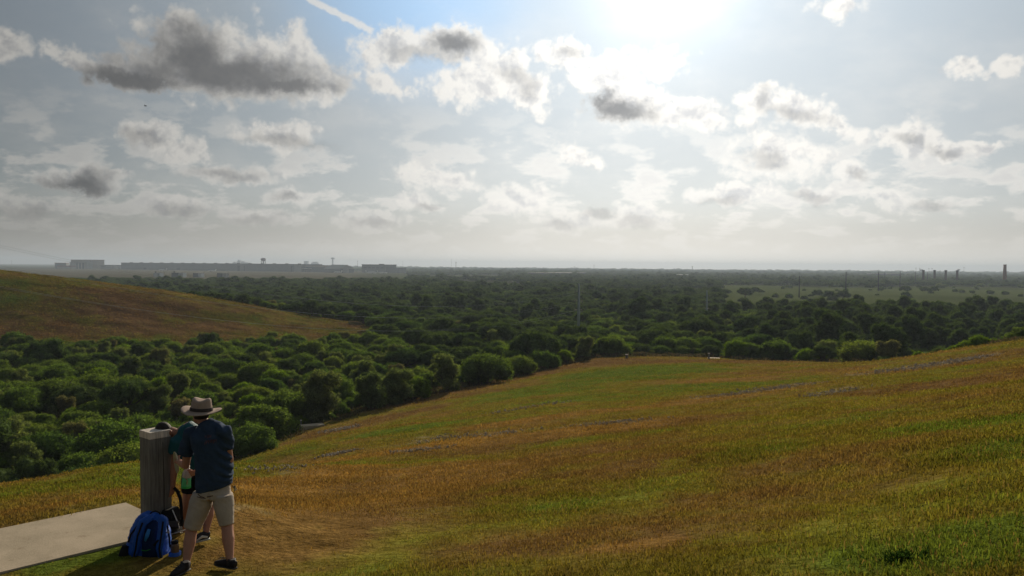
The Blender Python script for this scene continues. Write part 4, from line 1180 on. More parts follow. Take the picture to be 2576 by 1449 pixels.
lbox('wall', 0, L, 0, 60, -.5, 26, M_WALL, r); lbox('roof', -1, L + 1, -1, 61, 26, 28, M_ROOFD, r); lbox('roof_unit', L * .65, L * .8, 10, 20, 28, 30, M_ROOFD, r)
for i in range(5): lbox('window', L * (.08 + i * .18), L * (.2 + i * .18), -.3, .3, 15, 18, M_GLASSD, r)
r, L = building('terminal_wing', 385.6, 2700, 398, 2680, 'lower flat wing beside the boxy grey block')
lbox('wall', 0, L, 2, 50, -.5, 16, M_WALL, r); lbox('roof', -.5, L + .5, 1, 51, 16, 17.5, M_ROOFD, r)
r, L = building('tall_hangar', 66.6, 3290, 88.3, 3230, 'tall pale block hangar left of the long hangar', 'hangar')
lbox('tower', 0, L * .93, 20, 80, -.5, 36, M_BEIGE, r); lbox('wall', L * .22, L, -6, 19.9, -.5, 27.5, M_PALE2, r); lbox('roof', -.6, L * .94, 19, 81, 36, 37.5, M_RED, r)
for i in range(3): lbox('door', L * (.52 + .14 * i), L * (.60 + .14 * i), -6.5, -5.8, 0, 24, M_WALL, r)
r, L = building('red_roofed_shed', 55, 3280, 66.3, 3290, 'long low shed with dull red roof at far left of the airfield', 'building')
lbox('wall', 0, L, 0, 40, -.5, 22, M_WALL, r); lbox('roof', -1, L, -1, 41, 22, 24, M_RED, r)
r, L = building('beige_shed', 57.5, 3150, 70.6, 3140, 'low beige shed in front of the tall pale hangar', 'building')
lbox('wall', 0, L, 0, 30, -.5, 9, M_BEIGE, r); lbox('roof', -1, L + 1, -1, 31, 9, 13.5, M_RED, r)
r, L = building('low_shed', 100.8, 3230, 113.6, 3220, 'small pale shed between the tall hangar and long hangar', 'building')
lbox('wall', 0, L, 0, 30, -.5, 13, M_PALE2, r); lbox('roof', -1, L + 1, -1, 31, 13, 14.5, M_ROOFD, r)
r, L = building('depot_range', 88.8, 3400, 120, 3380, 'dark low range linking the tall hangar and long hangar', 'building')
lbox('wall', 0, L, 0, 30, -.5, 15, M_WALL, r); lbox('roof', -1, L + 1, -1, 31, 15, 17, M_ROOFD, r)
for i, (u0, u1, vt, lab, stack) in enumerate([(153.4, 160, 272.8, 'small white crate like hut with a dark stack, leftmost on the airfield grass', 1), (171.5, 183.4, 272.7, 'grey and white hut with a dark stack on the airfield grass', 1),
                                 (193, 201, 273.2, 'small dark hut with one white end on the airfield grass', 0), (217, 225.8, 273.3, 'plain grey hut, rightmost of four on the airfield grass', 0)]):
    D = 1480; r, L = building('airfield_hut', u0, D, u1, D - 6, lab, 'hut', 'huts on the airfield grass')
    H = at(u0, vt, D).z - PLAIN
    lbox('wall', 0, L * .62, 0, 9, -.5, H, M_WALL if i else M_WHT, r); lbox('end_wall', L * .62 + .05, L, -.2, 9, -.5, H, M_WHT if i < 3 else M_PALE2, r); lbox('roof', -.3, L + .3, -.4, 9.3, H, H + .4, M_PALE2, r)
    if stack:
        for k in range(3): lbox('shutter', L * (.68 + .1 * k), L * (.72 + .1 * k), -.5, -.25, 1, H - 1, M_WALL, r)
        bm = bmesh.new(); tube(bm, [(L * .12, 4, H), (L * .12, 4, H + 2.6), (L * .12, 4, H + 3)], [1.0, 1.1, .7], 10); link('stack', bm_mesh('stack', bm), M_ROOFD, r)
for u0, D0, u1, D1, zt, lab, m in [(536, 1980, 585, 2250, 7, 'very long thin pale roof lying across the far woodland', M_ROOFP), (675.6, 1700, 682.2, 1690, 8, 'small bright roofed house showing above the middle trees', M_WHT), (868, 2500, 900, 2480, 10, 'long pale flat roof behind the meadow poles', M_ROOFP)]:
    r, L = building('far_shed', u0, D0, u1, D1, lab)
    lbox('wall', 0, L, 0, 22, -.5, zt + 2, M_WALL, r); lbox('roof', -1, L + 1, -2, 24, zt + 2, zt + 3.2, m, r)
# aircraft on the apron
def airplane(u, D, s, rz, label):
    p = at(u, 300, D); r = empty('airplane', (p.x, D, PLAIN), rz); r.scale = (s, s, s); tag(r, label, 'airplane', 'parked airplanes')
    bm = bmesh.new(); tube(bm, [(-15, 0, 3.6), (-12, 0, 3.2), (-4, 0, 3), (8, 0, 3), (14, 0, 2.7), (16, 0, 2.5)], [.3, 1.2, 1.8, 1.8, 1.2, .2], 12); link('fuselage', bm_mesh('fuselage', bm, True), M_WHT, r)
    for sy in (-1, 1):
        bm = bmesh.new(); box(bm, (-1, sy * 8, 2.6), (4, 14, .5), Euler((0, 0, sy * .25)).to_matrix()); link('wing', bm_mesh('wing', bm), M_WHT, r)
        bm = bmesh.new(); tube(bm, [(1, sy * 6, 1.6), (3, sy * 6, 1.6), (5, sy * 6, 1.6)], [.7, .9, .8], 8); link('engine', bm_mesh('engine', bm), M_WALL, r)
    bm = bmesh.new(); box(bm, (-13.5, 0, 6.2), (3.2, .4, 5.5), Euler((0, -.4, 0)).to_matrix()); link('tail_fin', bm_mesh('tail_fin', bm), M_WHT, r)
    bm = bmesh.new()
    for q in ((10, 0), (-1, 2), (-1, -2)): tube(bm, [(q[0], q[1], 0), (q[0], q[1], 2)], [.4, .3], 8)
    link('landing_gear', bm_mesh('landing_gear', bm), M_DARK, r)
airplane(163, 2650, 1.0, math.radians(170), 'white airplane parked before the left half of the long hangar')
airplane(212, 2600, .9, math.radians(185), 'white airplane parked before the middle of the long hangar')
airplane(338, 2450, 1.0, math.radians(160), 'white airplane parked before the gabled hall')
airplane(371, 2400, 1.1, math.radians(10), 'white airplane parked before the boxy grey block')
airplane(382, 2420, 1.0, math.radians(15), 'white airplane right of the one before the boxy grey block')
# water tower
p = at(263.3, 300, 3500); r = empty('water_tower', (p.x, 3500, PLAIN)); tag(r, 'dark mushroom shaped water tower on legs behind the long hangar', 'water tower')
zt = at(263.3, 257.9, 3500).z - PLAIN
bm = bmesh.new(); tube(bm, [(0, 0, zt - 15), (0, 0, zt - 12), (0, 0, zt - 8), (0, 0, zt - 4), (0, 0, zt - 1), (0, 0, zt)], [2, 8, 11, 11, 7, .5], 20); link('tank', bm_mesh('tank', bm, True), bmat('rust_brown', (.16, .07, .06)), r)
for i in range(6):
    a = i * math.pi / 3; bm = bmesh.new(); tube(bm, [(math.cos(a) * 11, math.sin(a) * 11, -.5), (math.cos(a) * 9, math.sin(a) * 9, zt - 8)], [.8, .7], 6); link('leg', bm_mesh('leg', bm), M_ROOFD, r)
bm = bmesh.new(); tube(bm, [(0, 0, -.5), (0, 0, zt - 14)], [1.3, 1.3], 8); link('riser', bm_mesh('riser', bm), M_ROOFD, r)
# observation tower and city blocks
p = at(332.6, 300, 7000); r = empty('observation_tower', (p.x, 7000, PLAIN)); tag(r, 'slim concrete tower with a round top house, faint on the skyline', 'tower')
zt = at(332.6, 257.0, 7000).z - PLAIN
bm = bmesh.new(); tube(bm, [(0, 0, -1), (0, 0, zt * .4), (0, 0, zt - 8)], [8, 6, 6], 12); link('shaft', bm_mesh('shaft', bm, True), M_TOWER, r)
bm = bmesh.new(); tube(bm, [(0, 0, zt - 20), (0, 0, zt - 15), (0, 0, zt - 9), (0, 0, zt - 5)], [9, 18, 18, 8], 20); link('top_house', bm_mesh('top_house', bm, True), M_TOWER, r)
bm = bmesh.new(); tube(bm, [(0, 0, zt - 6), (0, 0, zt)], [2, .8], 8); link('mast', bm_mesh('mast', bm), M_TOWER, r)
for u0, u1, vt, lab, n in [(232.3, 236, 261.3, 'faint domed block, leftmost of the hazy skyline', 3), (237.2, 239.8, 258.9, 'tallest faint stepped tower of the hazy skyline', 2), (240.8, 244.6, 260.4, 'faint squat tower right of the tallest one', 2), (244.8, 248.5, 262.4, 'lowest faint block of the hazy skyline', 1),
                          (303.8, 307.6, 261.0, 'narrow faint block left of the wide hotel block', 1), (311, 318, 260.9, 'wide faint hotel block left of the observation tower', 2)]:
    D = 7000; r, L = building('city_block', u0, D, u1, D, lab, 'tower block', 'hazy city blocks on the skyline'); H = at(u0, vt, D).z - PLAIN
    for k in range(n): lbox('tier', L * .5 * k / (n + .5), L * (1 - .4 * k / (n + .5)), 0 + k, 40 - k, -1 if k == 0 else H * (.75 + .25 * (k - 1) / n) + .01, H * (1 if n == 1 else .75 + .25 * k / n), M_TOWER, r)
# stacks and chimney on the right
for i, (u, v, lab) in enumerate([(923.5, 270.1, 'dark stack, leftmost of four'), (934.6, 270.1, 'dark stack, second from left of four'), (945.8, 270.2, 'dark stack, third from left of four'), (957.3, 270.3, 'dark stack, rightmost of four')]):
    D = 1500; p = at(u, v, D); r = empty('kiln_stack', (p.x, D, PLAIN)); tag(r, lab + ' beyond the meadow', 'chimney', 'dark stacks beyond the meadow'); H = p.z - PLAIN
    bm = bmesh.new(); box(bm, (0, 0, H / 2 - 1), (2.9, 2.9, H + .5)); link('shaft', bm_mesh('shaft', bm), bmat('sooty_brick', (.09, .055, .05)), r)
    bm = bmesh.new(); box(bm, (0, 0, H - .6), (3.6, 3.6, 1.4)); link('rim', bm_mesh('rim', bm), M_ROOFD, r)
D = 1500; p = at(1005, 264.5, D); r = empty('brick_chimney', (p.x, D, PLAIN)); tag(r, 'tall tapering red brick chimney near the right edge', 'chimney'); H = p.z - PLAIN
bm = bmesh.new(); tube(bm, [(0, 0, -1), (0, 0, H * .5), (0, 0, H - 1.2)], [3.9, 3.1, 2.5], 20); link('shaft', bm_mesh('shaft', bm, True), M_BRICK, r)
bm = bmesh.new(); tube(bm, [(0, 0, H - 1.6), (0, 0, H - .2), (0, 0, H)], [2.7, 2.9, 2.5], 20); link('rim', bm_mesh('rim', bm), M_BRICK, r)
# masts on the horizon
for u, v, D, rr, lab in [(456, 261.9, 3800, 1.1, 'dark mast with a small head, right of the boxy grey block'), (451.4, 259.5, 6500, .9, 'faint lattice mast beside the dark one'), (402.8, 261.5, 6500, 1.0, 'faint mast right above the flat wing'), (357.6, 260.6, 4500, .9, 'thin mast between the gabled hall and the boxy block'),
                       (574.5, 266.2, 4500, .8, 'short thin mast straight above the tall power pole'), (594, 264.9, 4800, 1.0, 'thin mast with small arms right of the tall power pole'), (692.4, 266.3, 4300, 1.3, 'dark mast with a wide head above the second power pole'),
                       (964, 267.2, 5200, 1.2, 'faint lattice mast right of the dark stacks'), (739.5, 269.6, 4500, .8, 'tiny mast on the treeline left of the meadow'), (916, 268.0, 4600, .9, 'lamp mast, first of four faint ones above the dark stacks'), (919.5, 268.0, 4620, .9, 'lamp mast, second of four faint ones above the dark stacks'),
                       (929, 268.2, 4640, .9, 'lamp mast, third of four faint ones above the dark stacks'), (932, 268.2, 4660, .9, 'lamp mast, fourth of four faint ones above the dark stacks'), (11.5, 260.6, 6000, 1.0, 'faint mast at the extreme left horizon')]:
    p = at(u, v, D); H = p.z - PLAIN; r = empty('mast', (p.x, D, PLAIN)); tag(r, lab, 'mast', 'masts along the horizon')
    bm = bmesh.new(); tube(bm, [(0, 0, -1), (0, 0, H)], [rr * 1.2, rr * .8], 6); link('pole', bm_mesh('pole', bm), M_ROOFD, r)
    bm = bmesh.new(); box(bm, (0, 0, H - 1.5), (rr * 5, rr * 3, 3)); link('head', bm_mesh('head', bm), M_ROOFD, r)
for u, v, w, lab in [(921.5, 269.2, 10, 'faint round tank above the first dark stack'), (958.8, 269.0, 8, 'faint round tank above the rightmost dark stack')]:
    D = 4400; p = at(u, v, D); H = p.z - PLAIN; r = empty('storage_tank', (p.x, D, PLAIN)); tag(r, lab, 'water tank', 'faint tanks on the right horizon')
    bm = bmesh.new(); ball(bm, (0, 0, H - w * .5), (w, w, w * .55)); link('tank', bm_mesh('tank', bm, True), M_TOWER, r)
    bm = bmesh.new(); tube(bm, [(0, 0, -1), (0, 0, H - w * .5)], [2, 2], 8); link('stem', bm_mesh('stem', bm), M_TOWER, r)
# pond
bm = bmesh.new(); p = at(590, 296.5, 690)
ring = [bm.verts.new((math.cos(a) * 8 * (1 + .2 * math.sin(3 * a)), math.sin(a) * 16, 0)) for a in np.linspace(0, 2 * math.pi, 40, endpoint=False)]; bm.faces.new(ring)
wm = flat_mat('still_water', (.02, .025, .02), .03, .5); o = link('pond', bm_mesh('pond', bm), wm, None, (p.x, 690, PLAIN + .45)); tag(o, kind='structure')
# bird
p = at(145.5, 106, 120); bm = bmesh.new(); tube(bm, [(-.25, 0, 0), (-.1, 0, .02), (.12, 0, .02), (.25, 0, 0)], [.01, .06, .06, .01], 8)
bi = link('bird', bm_mesh('bird', bm, True), M_DARK, None, p); tag(bi, 'tiny dark bird gliding under the big grey cloud', 'bird')
for sy in (-1, 1):
    bm = bmesh.new(); vs = [bm.verts.new(q) for q in [(-.08, 0, .03), (.08, 0, .03), (.02, sy * .35, .14), (-.06, sy * .33, .14)]]; bm.faces.new(vs); link('wing', bm_mesh('wing', bm), M_DARK, bi)
# ------------------------------------------------------------------ people and their things
def Zp(zx, zy, D):
    """picture place in the close-up of the two players (1 unit = 0.13 px) at distance D"""
    return at(110 + zx * .1301, 387.5 + zy * .1301, D)
def px2m(n, D): return n * .1301 / FPX * D
def floor_at(zx, zy):
    """distance at which the level ground shows at this picture place"""
    r = ray(110 + zx * .1301, 387.5 + zy * .1301)
    return PADPL[2] / (r.z / r.y - PADPL[0] * r.x / r.y - PADPL[1]) 
def blob(name, bm, mat, voxel=.008, smooth=6, parent=None, post=None, fac=.5):
    me = bpy.data.meshes.new(name + '_src'); bmesh.ops.recalc_face_normals(bm, faces=bm.faces); bm.to_mesh(me); bm.free()
    o = bpy.data.objects.new('tmp', me); sc.collection.objects.link(o)
    r = o.modifiers.new('r', 'REMESH'); r.mode = 'VOXEL'; r.voxel_size = voxel; r.adaptivity = 0
    if smooth: s = o.modifiers.new('s', 'SMOOTH'); s.iterations = smooth; s.factor = fac
    dg = bpy.context.evaluated_depsgraph_get()
    out = bpy.data.meshes.new_from_object(o.evaluated_get(dg)); out.name = name
    bpy.data.objects.remove(o); bpy.data.meshes.remove(me)
    n = len(out.vertices); V = np.zeros(n * 3); out.vertices.foreach_get('co', V); V = V.reshape(-1, 3)
    if post:
        N_ = np.zeros(n * 3); out.vertices.foreach_get('normal', N_); V = post(V, N_.reshape(-1, 3))
        out.vertices.foreach_set('co', V.astype(np.float32).ravel())
    out.polygons.foreach_set('use_smooth', np.ones(len(out.polygons), bool)); out.update()
    return link(name, out, mat, parent)
def fold(V, N_, amp, scale, dirn, seed=0, z0=None, z1=None):
    d = Vector(dirn).normalized(); a = V @ np.array(d); o = d.orthogonal(); b = V @ np.array(o)
    f = fbm(a / scale, b / (scale * 3.5), 1.0, 3, seed)
    ridge = 1 - np.abs(f) * 4
    w = 1.0 if z0 is None else sstep(z0, z1, V[:, 2])[:, None]
    return V + N_ * (amp * np.clip(ridge, -1, 1))[:, None] * w
def cloth(name, col, noise=.12, scale=25, bump=.002):
    return flat_mat(name, col, .9, .1, noise, scale, 0, bump, 160)
M_SKIN = flat_mat('skin', (0.42, 0.20, 0.125), .6, .35, .10, 18)
M_SKIN2 = flat_mat('tanned_skin', (0.32, 0.15, 0.095), .6, .35, .10, 18)
M_HAIR = flat_mat('dark_hair', (0.020, 0.013, 0.010), .7, .3, .4, 70, 0, .004, 120)
M_BLACK = cloth('black_cloth', (0.012, 0.012, 0.014)); M_SHOE = flat_mat('black_shoe', (0.014, 0.013, 0.016), .7, .3)
M_WHITEP = flat_mat('white_plastic', (0.70, 0.68, 0.62), .5, .4)

def finger(bm, base, d, n, L, r, curl):
    """d: pointing direction, n: towards which the finger curls"""
    p = [base]; ang = 0; cur = Vector(d)
    ax = Vector(d).cross(Vector(n)).normalized()
    for k, seg in enumerate((.45, .32, .23)):
        ang = curl * (0.7 if k == 0 else 1.0); cur = Matrix.Rotation(ang, 3, ax) @ cur
        p.append(p[-1] + cur * (L * seg))
    tube(bm, p, [r, r * .95, r * .85, r * .65], 8)
def hand(bm, wrist, d, n, side, curl, s=1.0):
    """wrist point, d pointing direction, n palm normal (finger curl side), side: direction of the thumb"""
    d = Vector(d).normalized(); n = Vector(n).normalized(); side = Vector(side); side = (side - d * side.dot(d)).normalized()
    tube(bm, [wrist - d * .02, wrist + d * .03 * s, wrist + d * .085 * s], [(.026 * s, .018 * s), (.038 * s, .016 * s), (.042 * s, .013 * s)], 12, up=n)
    for k, (L, o) in enumerate(((.068, .030), (.078, .010), (.072, -.010), (.056, -.029))):
        finger(bm, wrist + d * .085 * s + side * (o * s), d, n, L * s, .0088 * s, curl)
    tb = wrist + d * .035 * s + side * (.032 * s)
    td = (d * .7 + side * .6 + n * .3).normalized()
    finger(bm, tb, td, n, .062 * s, .0105 * s, curl * .55)

# ---------------- the man in the hat, seen from behind
gL = floor_at(590, 1395); gR = floor_at(955, 1390)
F1 = Vector((-.30, .95, 0)).normalized()            # where his chest points
def build_man():
    root = empty('person', ((Zp(795, 800, 8.35).x), 8.3, pz(Zp(795, 800, 8.35).x, 8.3)))
    inv = -Vector(root.location)
    P = lambda zx, zy, D: Zp(zx, zy, D) + inv
    m = lambda n, D=8.35: px2m(n, D)
    aL, kL, hL = P(583, 1372, gL + .03), P(628, 1085, 8.33), P(715, 850, 8.38)
    aR, kR, hR = P(925, 1345, gR), P(900, 1060, 8.33), P(868, 850, 8.38)
    shL, shR = P(622, 352, 8.42), P(882, 335, 8.36)
    eL, hdL = P(580, 598, 8.46), P(530, 570, 8.72)
    eR, hdR = P(918, 560, 8.44), P(650, 652, 8.66)
    bm = bmesh.new()
    # trunk
    tube(bm, [P(795, 850, 8.38), P(797, 790, 8.38), P(800, 700, 8.38), P(792, 580, 8.39), P(775, 450, 8.40), P(757, 350, 8.41), P(742, 300, 8.42)],
         [(.12, .09), (.145, .10), (.14, .095), (.145, .10), (.155, .105), (.150, .08), (.075, .06)], 20, up=F1)
    tube(bm, [P(742, 320, 8.42), P(720, 270, 8.44), P(704, 232, 8.46)], [.068, .058, .056], 14)
    hc = P(695, 196, 8.47)
    Hr = Matrix.Rotation(math.radians(52), 3, 'Z')       # head turned left and down
    ball(bm, hc + Vector((0, 0, .015)), (.076, .096, .105), Hr, 20, 14)
    fd = Hr @ Vector((0, 1, 0)); fs = Hr @ Vector((1, 0, 0))
    ball(bm, hc + fd * .045 + Vector((0, 0, -.065)), (.052, .052, .052), Hr)           # jaw
    tube(bm, [hc + fd * .088 + Vector((0, 0, .015)), hc + fd * .108 + Vector((0, 0, -.022)), hc + fd * .088 + Vector((0, 0, -.032))], [.010, .015, .012], 8)   # nose
    for s in (-1, 1):
        tube(bm, [hc + fs * s * .074 + Vector((0, 0, .018)), hc + fs * s * .084 - fd * .012, hc + fs * s * .074 + Vector((0, 0, -.030))], [(.010, .018), (.012, .020), (.008, .012)], 8)   # ears
        ball(bm, hc + fd * .082 + fs * s * .030 + Vector((0, 0, .012)), .014)
    tube(bm, [hc + fd * .084 - fs * .022 + Vector((0, 0, -.058)), hc + fd * .094 + Vector((0, 0, -.058)), hc + fd * .084 + fs * .022 + Vector((0, 0, -.058))], [.006, .009, .006], 8)  # lips
    # arms
    for sh, e, w in ((shL, eL, hdL), (shR, eR, hdR)):
        tube(bm, [sh, sh.lerp(e, .5), e], [.046, .045, .042], 14)
        ball(bm, sh, .044); ball(bm, e, .042)
        tube(bm, [e, e.lerp(w, .35), w], [.043, .043, .027], 14)
    d = (hdL - eL).normalized(); hand(bm, hdL, (d + Vector((-.25, .1, .2))).normalized(), (.7, .2, -.4), (.1, 0, 1), .75)
    d = (hdR - eR).normalized(); hand(bm, hdR, d, (0, -.75, -.35), (0, .3, 1), .95)
    # legs
    for h, k, a in ((hL, kL, aL), (hR, kR, aR)):
        tube(bm, [h, h.lerp(k, .5), k, k.lerp(a, .18), k.lerp(a, .38), k.lerp(a, .62), k.lerp(a, .85), a, a - Vector((0, 0, .015))], [.095, .085, .062, .060, .063, .050, .038, .036, .034], 16)
    blob('body', bm, M_SKIN, .0048, 5, root)
    # hair under the brim
    bm = bmesh.new(); ball(bm, hc + Vector((0, 0, .012)) - fd * .012, (.083, .098, .108), Hr, 20, 14)
    def trim(V, N_):
        q = (V - np.array(hc)) @ np.array(fd); low = V[:, 2] < hc.z - .058
        V = V.copy(); V[low, 2] = hc.z - .058 + (V[low, 2] - hc.z + .058) * .15
        f = q > .022; V[f] -= np.outer(q[f] - .022, np.array(fd)); return V
    blob('hair', bm, M_HAIR, .008, 3, root, trim)
    # T-shirt
    bm = bmesh.new()
    rows = [(800, 778, .186, .152), (803, 700, .184, .146), (802, 640, .184, .140), (797, 560, .182, .136), (788, 470, .186, .138), (770, 390, .196, .130), (757, 335, .182, .108), (746, 298, .130, .088), (734, 272, .078, .072), (728, 260, .068, .066)]
    tube(bm, [P(a, b, 8.40) for a, b, c, e in rows], [(c, e) for a, b, c, e in rows], 28, up=F1, power=2.4)
    dL = (eL - shL).normalized(); dR = (eR - shR).normalized()
    cuL = P(578, 512, 8.45); cuR = P(912, 452, 8.43)
    tube(bm, [shL + Vector((.07, 0, .02)), shL, shL.lerp(cuL, .55), cuL], [(.066, .072), (.072, .076), (.074, .076), (.076, .074)], 18)
    tube(bm, [shR + Vector((-.07, 0, .01)), shR, shR.lerp(cuR, .55), cuR], [(.066, .072), (.072, .076), (.066, .072), (.064, .070)], 18)
    xc, zw, zh = P(800, 700, 8.4).x, P(800, 640, 8.4).z, P(800, 765, 8.4).z
    def shirt_post(V, N_):
        V = V.copy()
        torso = np.abs(V[:, 0] - xc) < .30
        V = fold(V, N_, .009, .06, (0.75, 0.1, 0.75), 3)
        # diagonal pulls on the right flank and back
        rgt = sstep(-.02, .16, V[:, 0] - xc)
        f = np.sin((V[:, 2] * 1.0 + (V[:, 0] - xc) * 0.9) * 62 + 3 * fbm(V[:, 0], V[:, 2], .12, 2, 7)); V = V + N_ * (f * .0095 * rgt * sstep(zh - .02, zh + .1, V[:, 2]) * sstep(zh + .62, zh + .45, V[:, 2]))[:, None]
        # the hem hangs lower on his left
        w = sstep(zw, zh, V[:, 2]); V[:, 2] += w * ((V[:, 0] - xc) * .27 + .012)
        return V
    M_TEE = flat_mat('navy_cotton', (0.034, 0.056, 0.098), .92, .08, .22, 9, 0, .003, 45)
    sh = blob('t_shirt', bm, M_TEE, .0075, 11, root, shirt_post)
    # faded arched print between the shoulder blades
    bm = bmesh.new(); rr = random.Random(12)
    for row, (zy0, n, hgt, arch) in enumerate(((375, 4, 26, 4), (425, 8, 30, 16))):
        for i in range(n):
            f = (i + .5) / n; zx = (728 + 50 * f) if row == 0 else (728 + 95 * f)
            zy = zy0 - arch * math.sin(f * 2.6) + 2
            c = P(zx, zy, 8.262); s = px2m(hgt, 8.26) * .5
            for st in range(3):
                a = Vector((rr.uniform(-.45, .45) * s * 1.0, 0, -s)); b_ = Vector((rr.uniform(-.45, .45) * s, 0, s))
                if st == 2: a = Vector((-.35 * s, 0, rr.uniform(-.3, .6) * s)); b_ = Vector((.4 * s, 0, a.z + .1 * s))
                tube(bm, [c + a, (2 * c + a + b_) / 2 + Vector((0, 0, 0)), c + b_], [.0022, .0028, .0022], 5)
    for v in bm.verts:      # lie on the shirt's back
        v.co.y += 0
    pr = link('print', bm_mesh('print', bm), flat_mat('faded_print', (.085, .05, .065), .9, .1, .5, 40), root)
    md = pr.modifiers.new('w', 'SHRINKWRAP'); md.target = sh; md.wrap_method = 'NEAREST_SURFACEPOINT'; md.wrap_mode = 'ABOVE_SURFACE'; md.offset = .0015
    # shorts
    bm = bmesh.new()
    tube(bm, [P(802, 700, 8.39), P(800, 750, 8.385), P(797, 800, 8.38), P(793, 845, 8.38)], [(.148, .100), (.160, .112), (.172, .132), (.168, .125)], 26, up=F1, power=2.3)
    tube(bm, [P(718, 820, 8.37), P(700, 880, 8.37), P(672, 970, 8.355), P(645, 1040, 8.34), P(632, 1080, 8.335)], [(.105, .118), (.118, .118), (.104, .108), (.092, .098), (.088, .094)], 20, up=F1)
    tube(bm, [P(868, 820, 8.37), P(872, 880, 8.37), P(884, 970, 8.35), P(893, 1030, 8.34), P(896, 1055, 8.335)], [(.100, .118), (.108, .116), (.090, .104), (.076, .092), (.074, .090)], 20, up=F1)
    def sh_post(V, N_):
        V = fold(V, N_, .0032, .05, (.5, .2, .9), 13)
        zc = P(795, 860, 8.4).z
        c = np.exp(-((V[:, 0] - P(800, 800, 8.4).x) / .016) ** 2) * sstep(zc - .08, zc + .02, V[:, 2]) * sstep(zc + .16, zc + .06, V[:, 2])
        return V - N_ * (c * .014)[:, None]
    M_KHAKI = flat_mat('khaki_cotton', (0.42, 0.36, 0.30), .9, .1, .10, 10, 0, .003, 60)
    so_ = blob('shorts', bm, M_KHAKI, .0075, 5, root, sh_post)
    M_STITCH = flat_mat('pocket_stitching', (0.10, 0.065, 0.055), .9, .1)  # dark stitched lines of the back pockets
    for pts in ([(658, 822), (690, 838), (720, 846), (760, 842), (790, 836)], [(662, 838), (700, 850), (735, 854)], [(890, 838), (915, 846), (945, 835)]):
        bm = bmesh.new(); tube(bm, [P(a, b, 8.24) for a, b in pts], [.005] * len(pts), 6)
        s_ = link('pocket_seam', bm_mesh('pocket_seam', bm), M_STITCH, root); md = s_.modifiers.new('w', 'SHRINKWRAP'); md.target = so_; md.wrap_mode = 'ABOVE_SURFACE'; md.offset = .002
    # shoes
    def shoe(heel, toe, name='shoe'):
        bm = bmesh.new(); d = (toe - heel); L = d.length; d.normalize(); up = Vector((0, 0, 1))
        pts = [heel + d * (L * f) + up * h for f, h in ((0, .045), (.12, .052), (.35, .05), (.6, .040), (.85, .030), (1.0, .024))]
        tube(bm, pts, [(.030, .040), (.036, .048), (.040, .046), (.044, .036), (.040, .026), (.018, .016)], 14, up=(0, 0, 1))
        tube(bm, [heel + d * .055 + up * .025, heel + d * .055 + up * .06, heel + d * .055 + up * .10], [(.044, .052), (.044, .052), (.042, .046)], 14)
        u_ = blob(name, bm, M_SHOE, .006, 3, root)
        bm = bmesh.new(); tube(bm, [p - up * (p.z - heel.z - .008) for p in pts], [(.032, .010), (.040, .010), (.043, .010), (.047, .010), (.043, .010), (.018, .009)], 14, up=(0, 0, 1))
        link('sole', bm_mesh('sole', bm, True), flat_mat('rubber_sole', (.06, .058, .055), .8, .2), u_)
        bm = bmesh.new()
        for k in range(4):
            c = pts[2].lerp(pts[4], k / 4) + up * .046; s = d.cross(up) * .028; tube(bm, [c - s, c + up * .006, c + s], [.0035] * 3, 6)
        link('laces', bm_mesh('laces', bm), flat_mat('lace', (.05, .05, .05)), u_)
    def gp(zx, zy):
        D = floor_at(zx, zy); return P(zx, zy, D)
    hL_ = gp(606, 1398); tL = hL_ + Vector((-.085, -.235, 0)) ; tL.z = hL_.z
    shoe(hL_, tL)
    hR_ = gp(966, 1398); tR = gp(768, 1352); tR = hR_ + (tR - hR_).normalized() * .285; tR.z = hR_.z
    shoe(hR_, tR)
    # sun hat
    bm = bmesh.new(); hb = P(702, 178, 8.45); til = Euler((math.radians(2), math.radians(3), 0)).to_matrix()
    prof = [(.205, .000), (.200, .006), (.165, -.004), (.130, -.003), (.116, .006), (.110, .030), (.103, .060), (.098, .090), (.094, .112), (.080, .126), (.052, .120), (.020, .112), (0.002, .110)]
    rings = []
    seg = 48
    for (r, h) in prof:
        ring = []
        for k in range(seg):
            a = 2 * math.pi * k / seg; wv = (r / .205) ** 3 * (.022 * math.cos(2 * a) - .006 * math.cos(3 * a + 1)) if r > .12 else 0
            pinch = 1 - (.20 * max(0, math.sin(a)) ** 2 * (h / .12) if r < .11 else 0)
            peak = .012 * math.cos(2 * a) if (h > .10 and r > .04) else 0
            ring.append(bm.verts.new(hb + til @ Vector((math.cos(a) * r, math.sin(a) * r * .93 * pinch, h + wv + peak))))
        rings.append(ring)
    for A_, B_ in zip(rings[:-1], rings[1:]):
        for k in range(seg): bm.faces.new((A_[k], A_[(k + 1) % seg], B_[(k + 1) % seg], B_[k]))
    bm.faces.new(rings[-1])
    M_HAT = flat_mat('sand_canvas', (0.35, 0.27, 0.22), .9, .1, .08, 30, 0, .002, 200)
    hat = link('sun_hat', bm_mesh('sun_hat', bm, True), M_HAT, root)
    sm = hat.modifiers.new('t', 'SOLIDIFY'); sm.thickness = .004; sm.offset = 0
    bm = bmesh.new(); rg = []
    for h, r in ((.008, .1185), (.012, .1175), (.036, .1115), (.040, .109)):
        rg.append([bm.verts.new(hb + til @ Vector((math.cos(2 * math.pi * k / seg) * r, math.sin(2 * math.pi * k / seg) * r * .93 * (1 - .20 * max(0, math.sin(2 * math.pi * k / seg)) ** 2 * h / .12), h))) for k in range(seg)])
    for A_, B_ in zip(rg[:-1], rg[1:]):
        for k in range(seg): bm.faces.new((A_[k], A_[(k + 1) % seg], B_[(k + 1) % seg], B_[k]))
    bnd = link('hat_band', bm_mesh('hat_band', bm, True), flat_mat('dark_band', (.055, .045, .042), .9, .1, .2, 60), hat); q_ = bnd.modifiers.new('t', 'SOLIDIFY'); q_.thickness = .003; q_.offset = 1
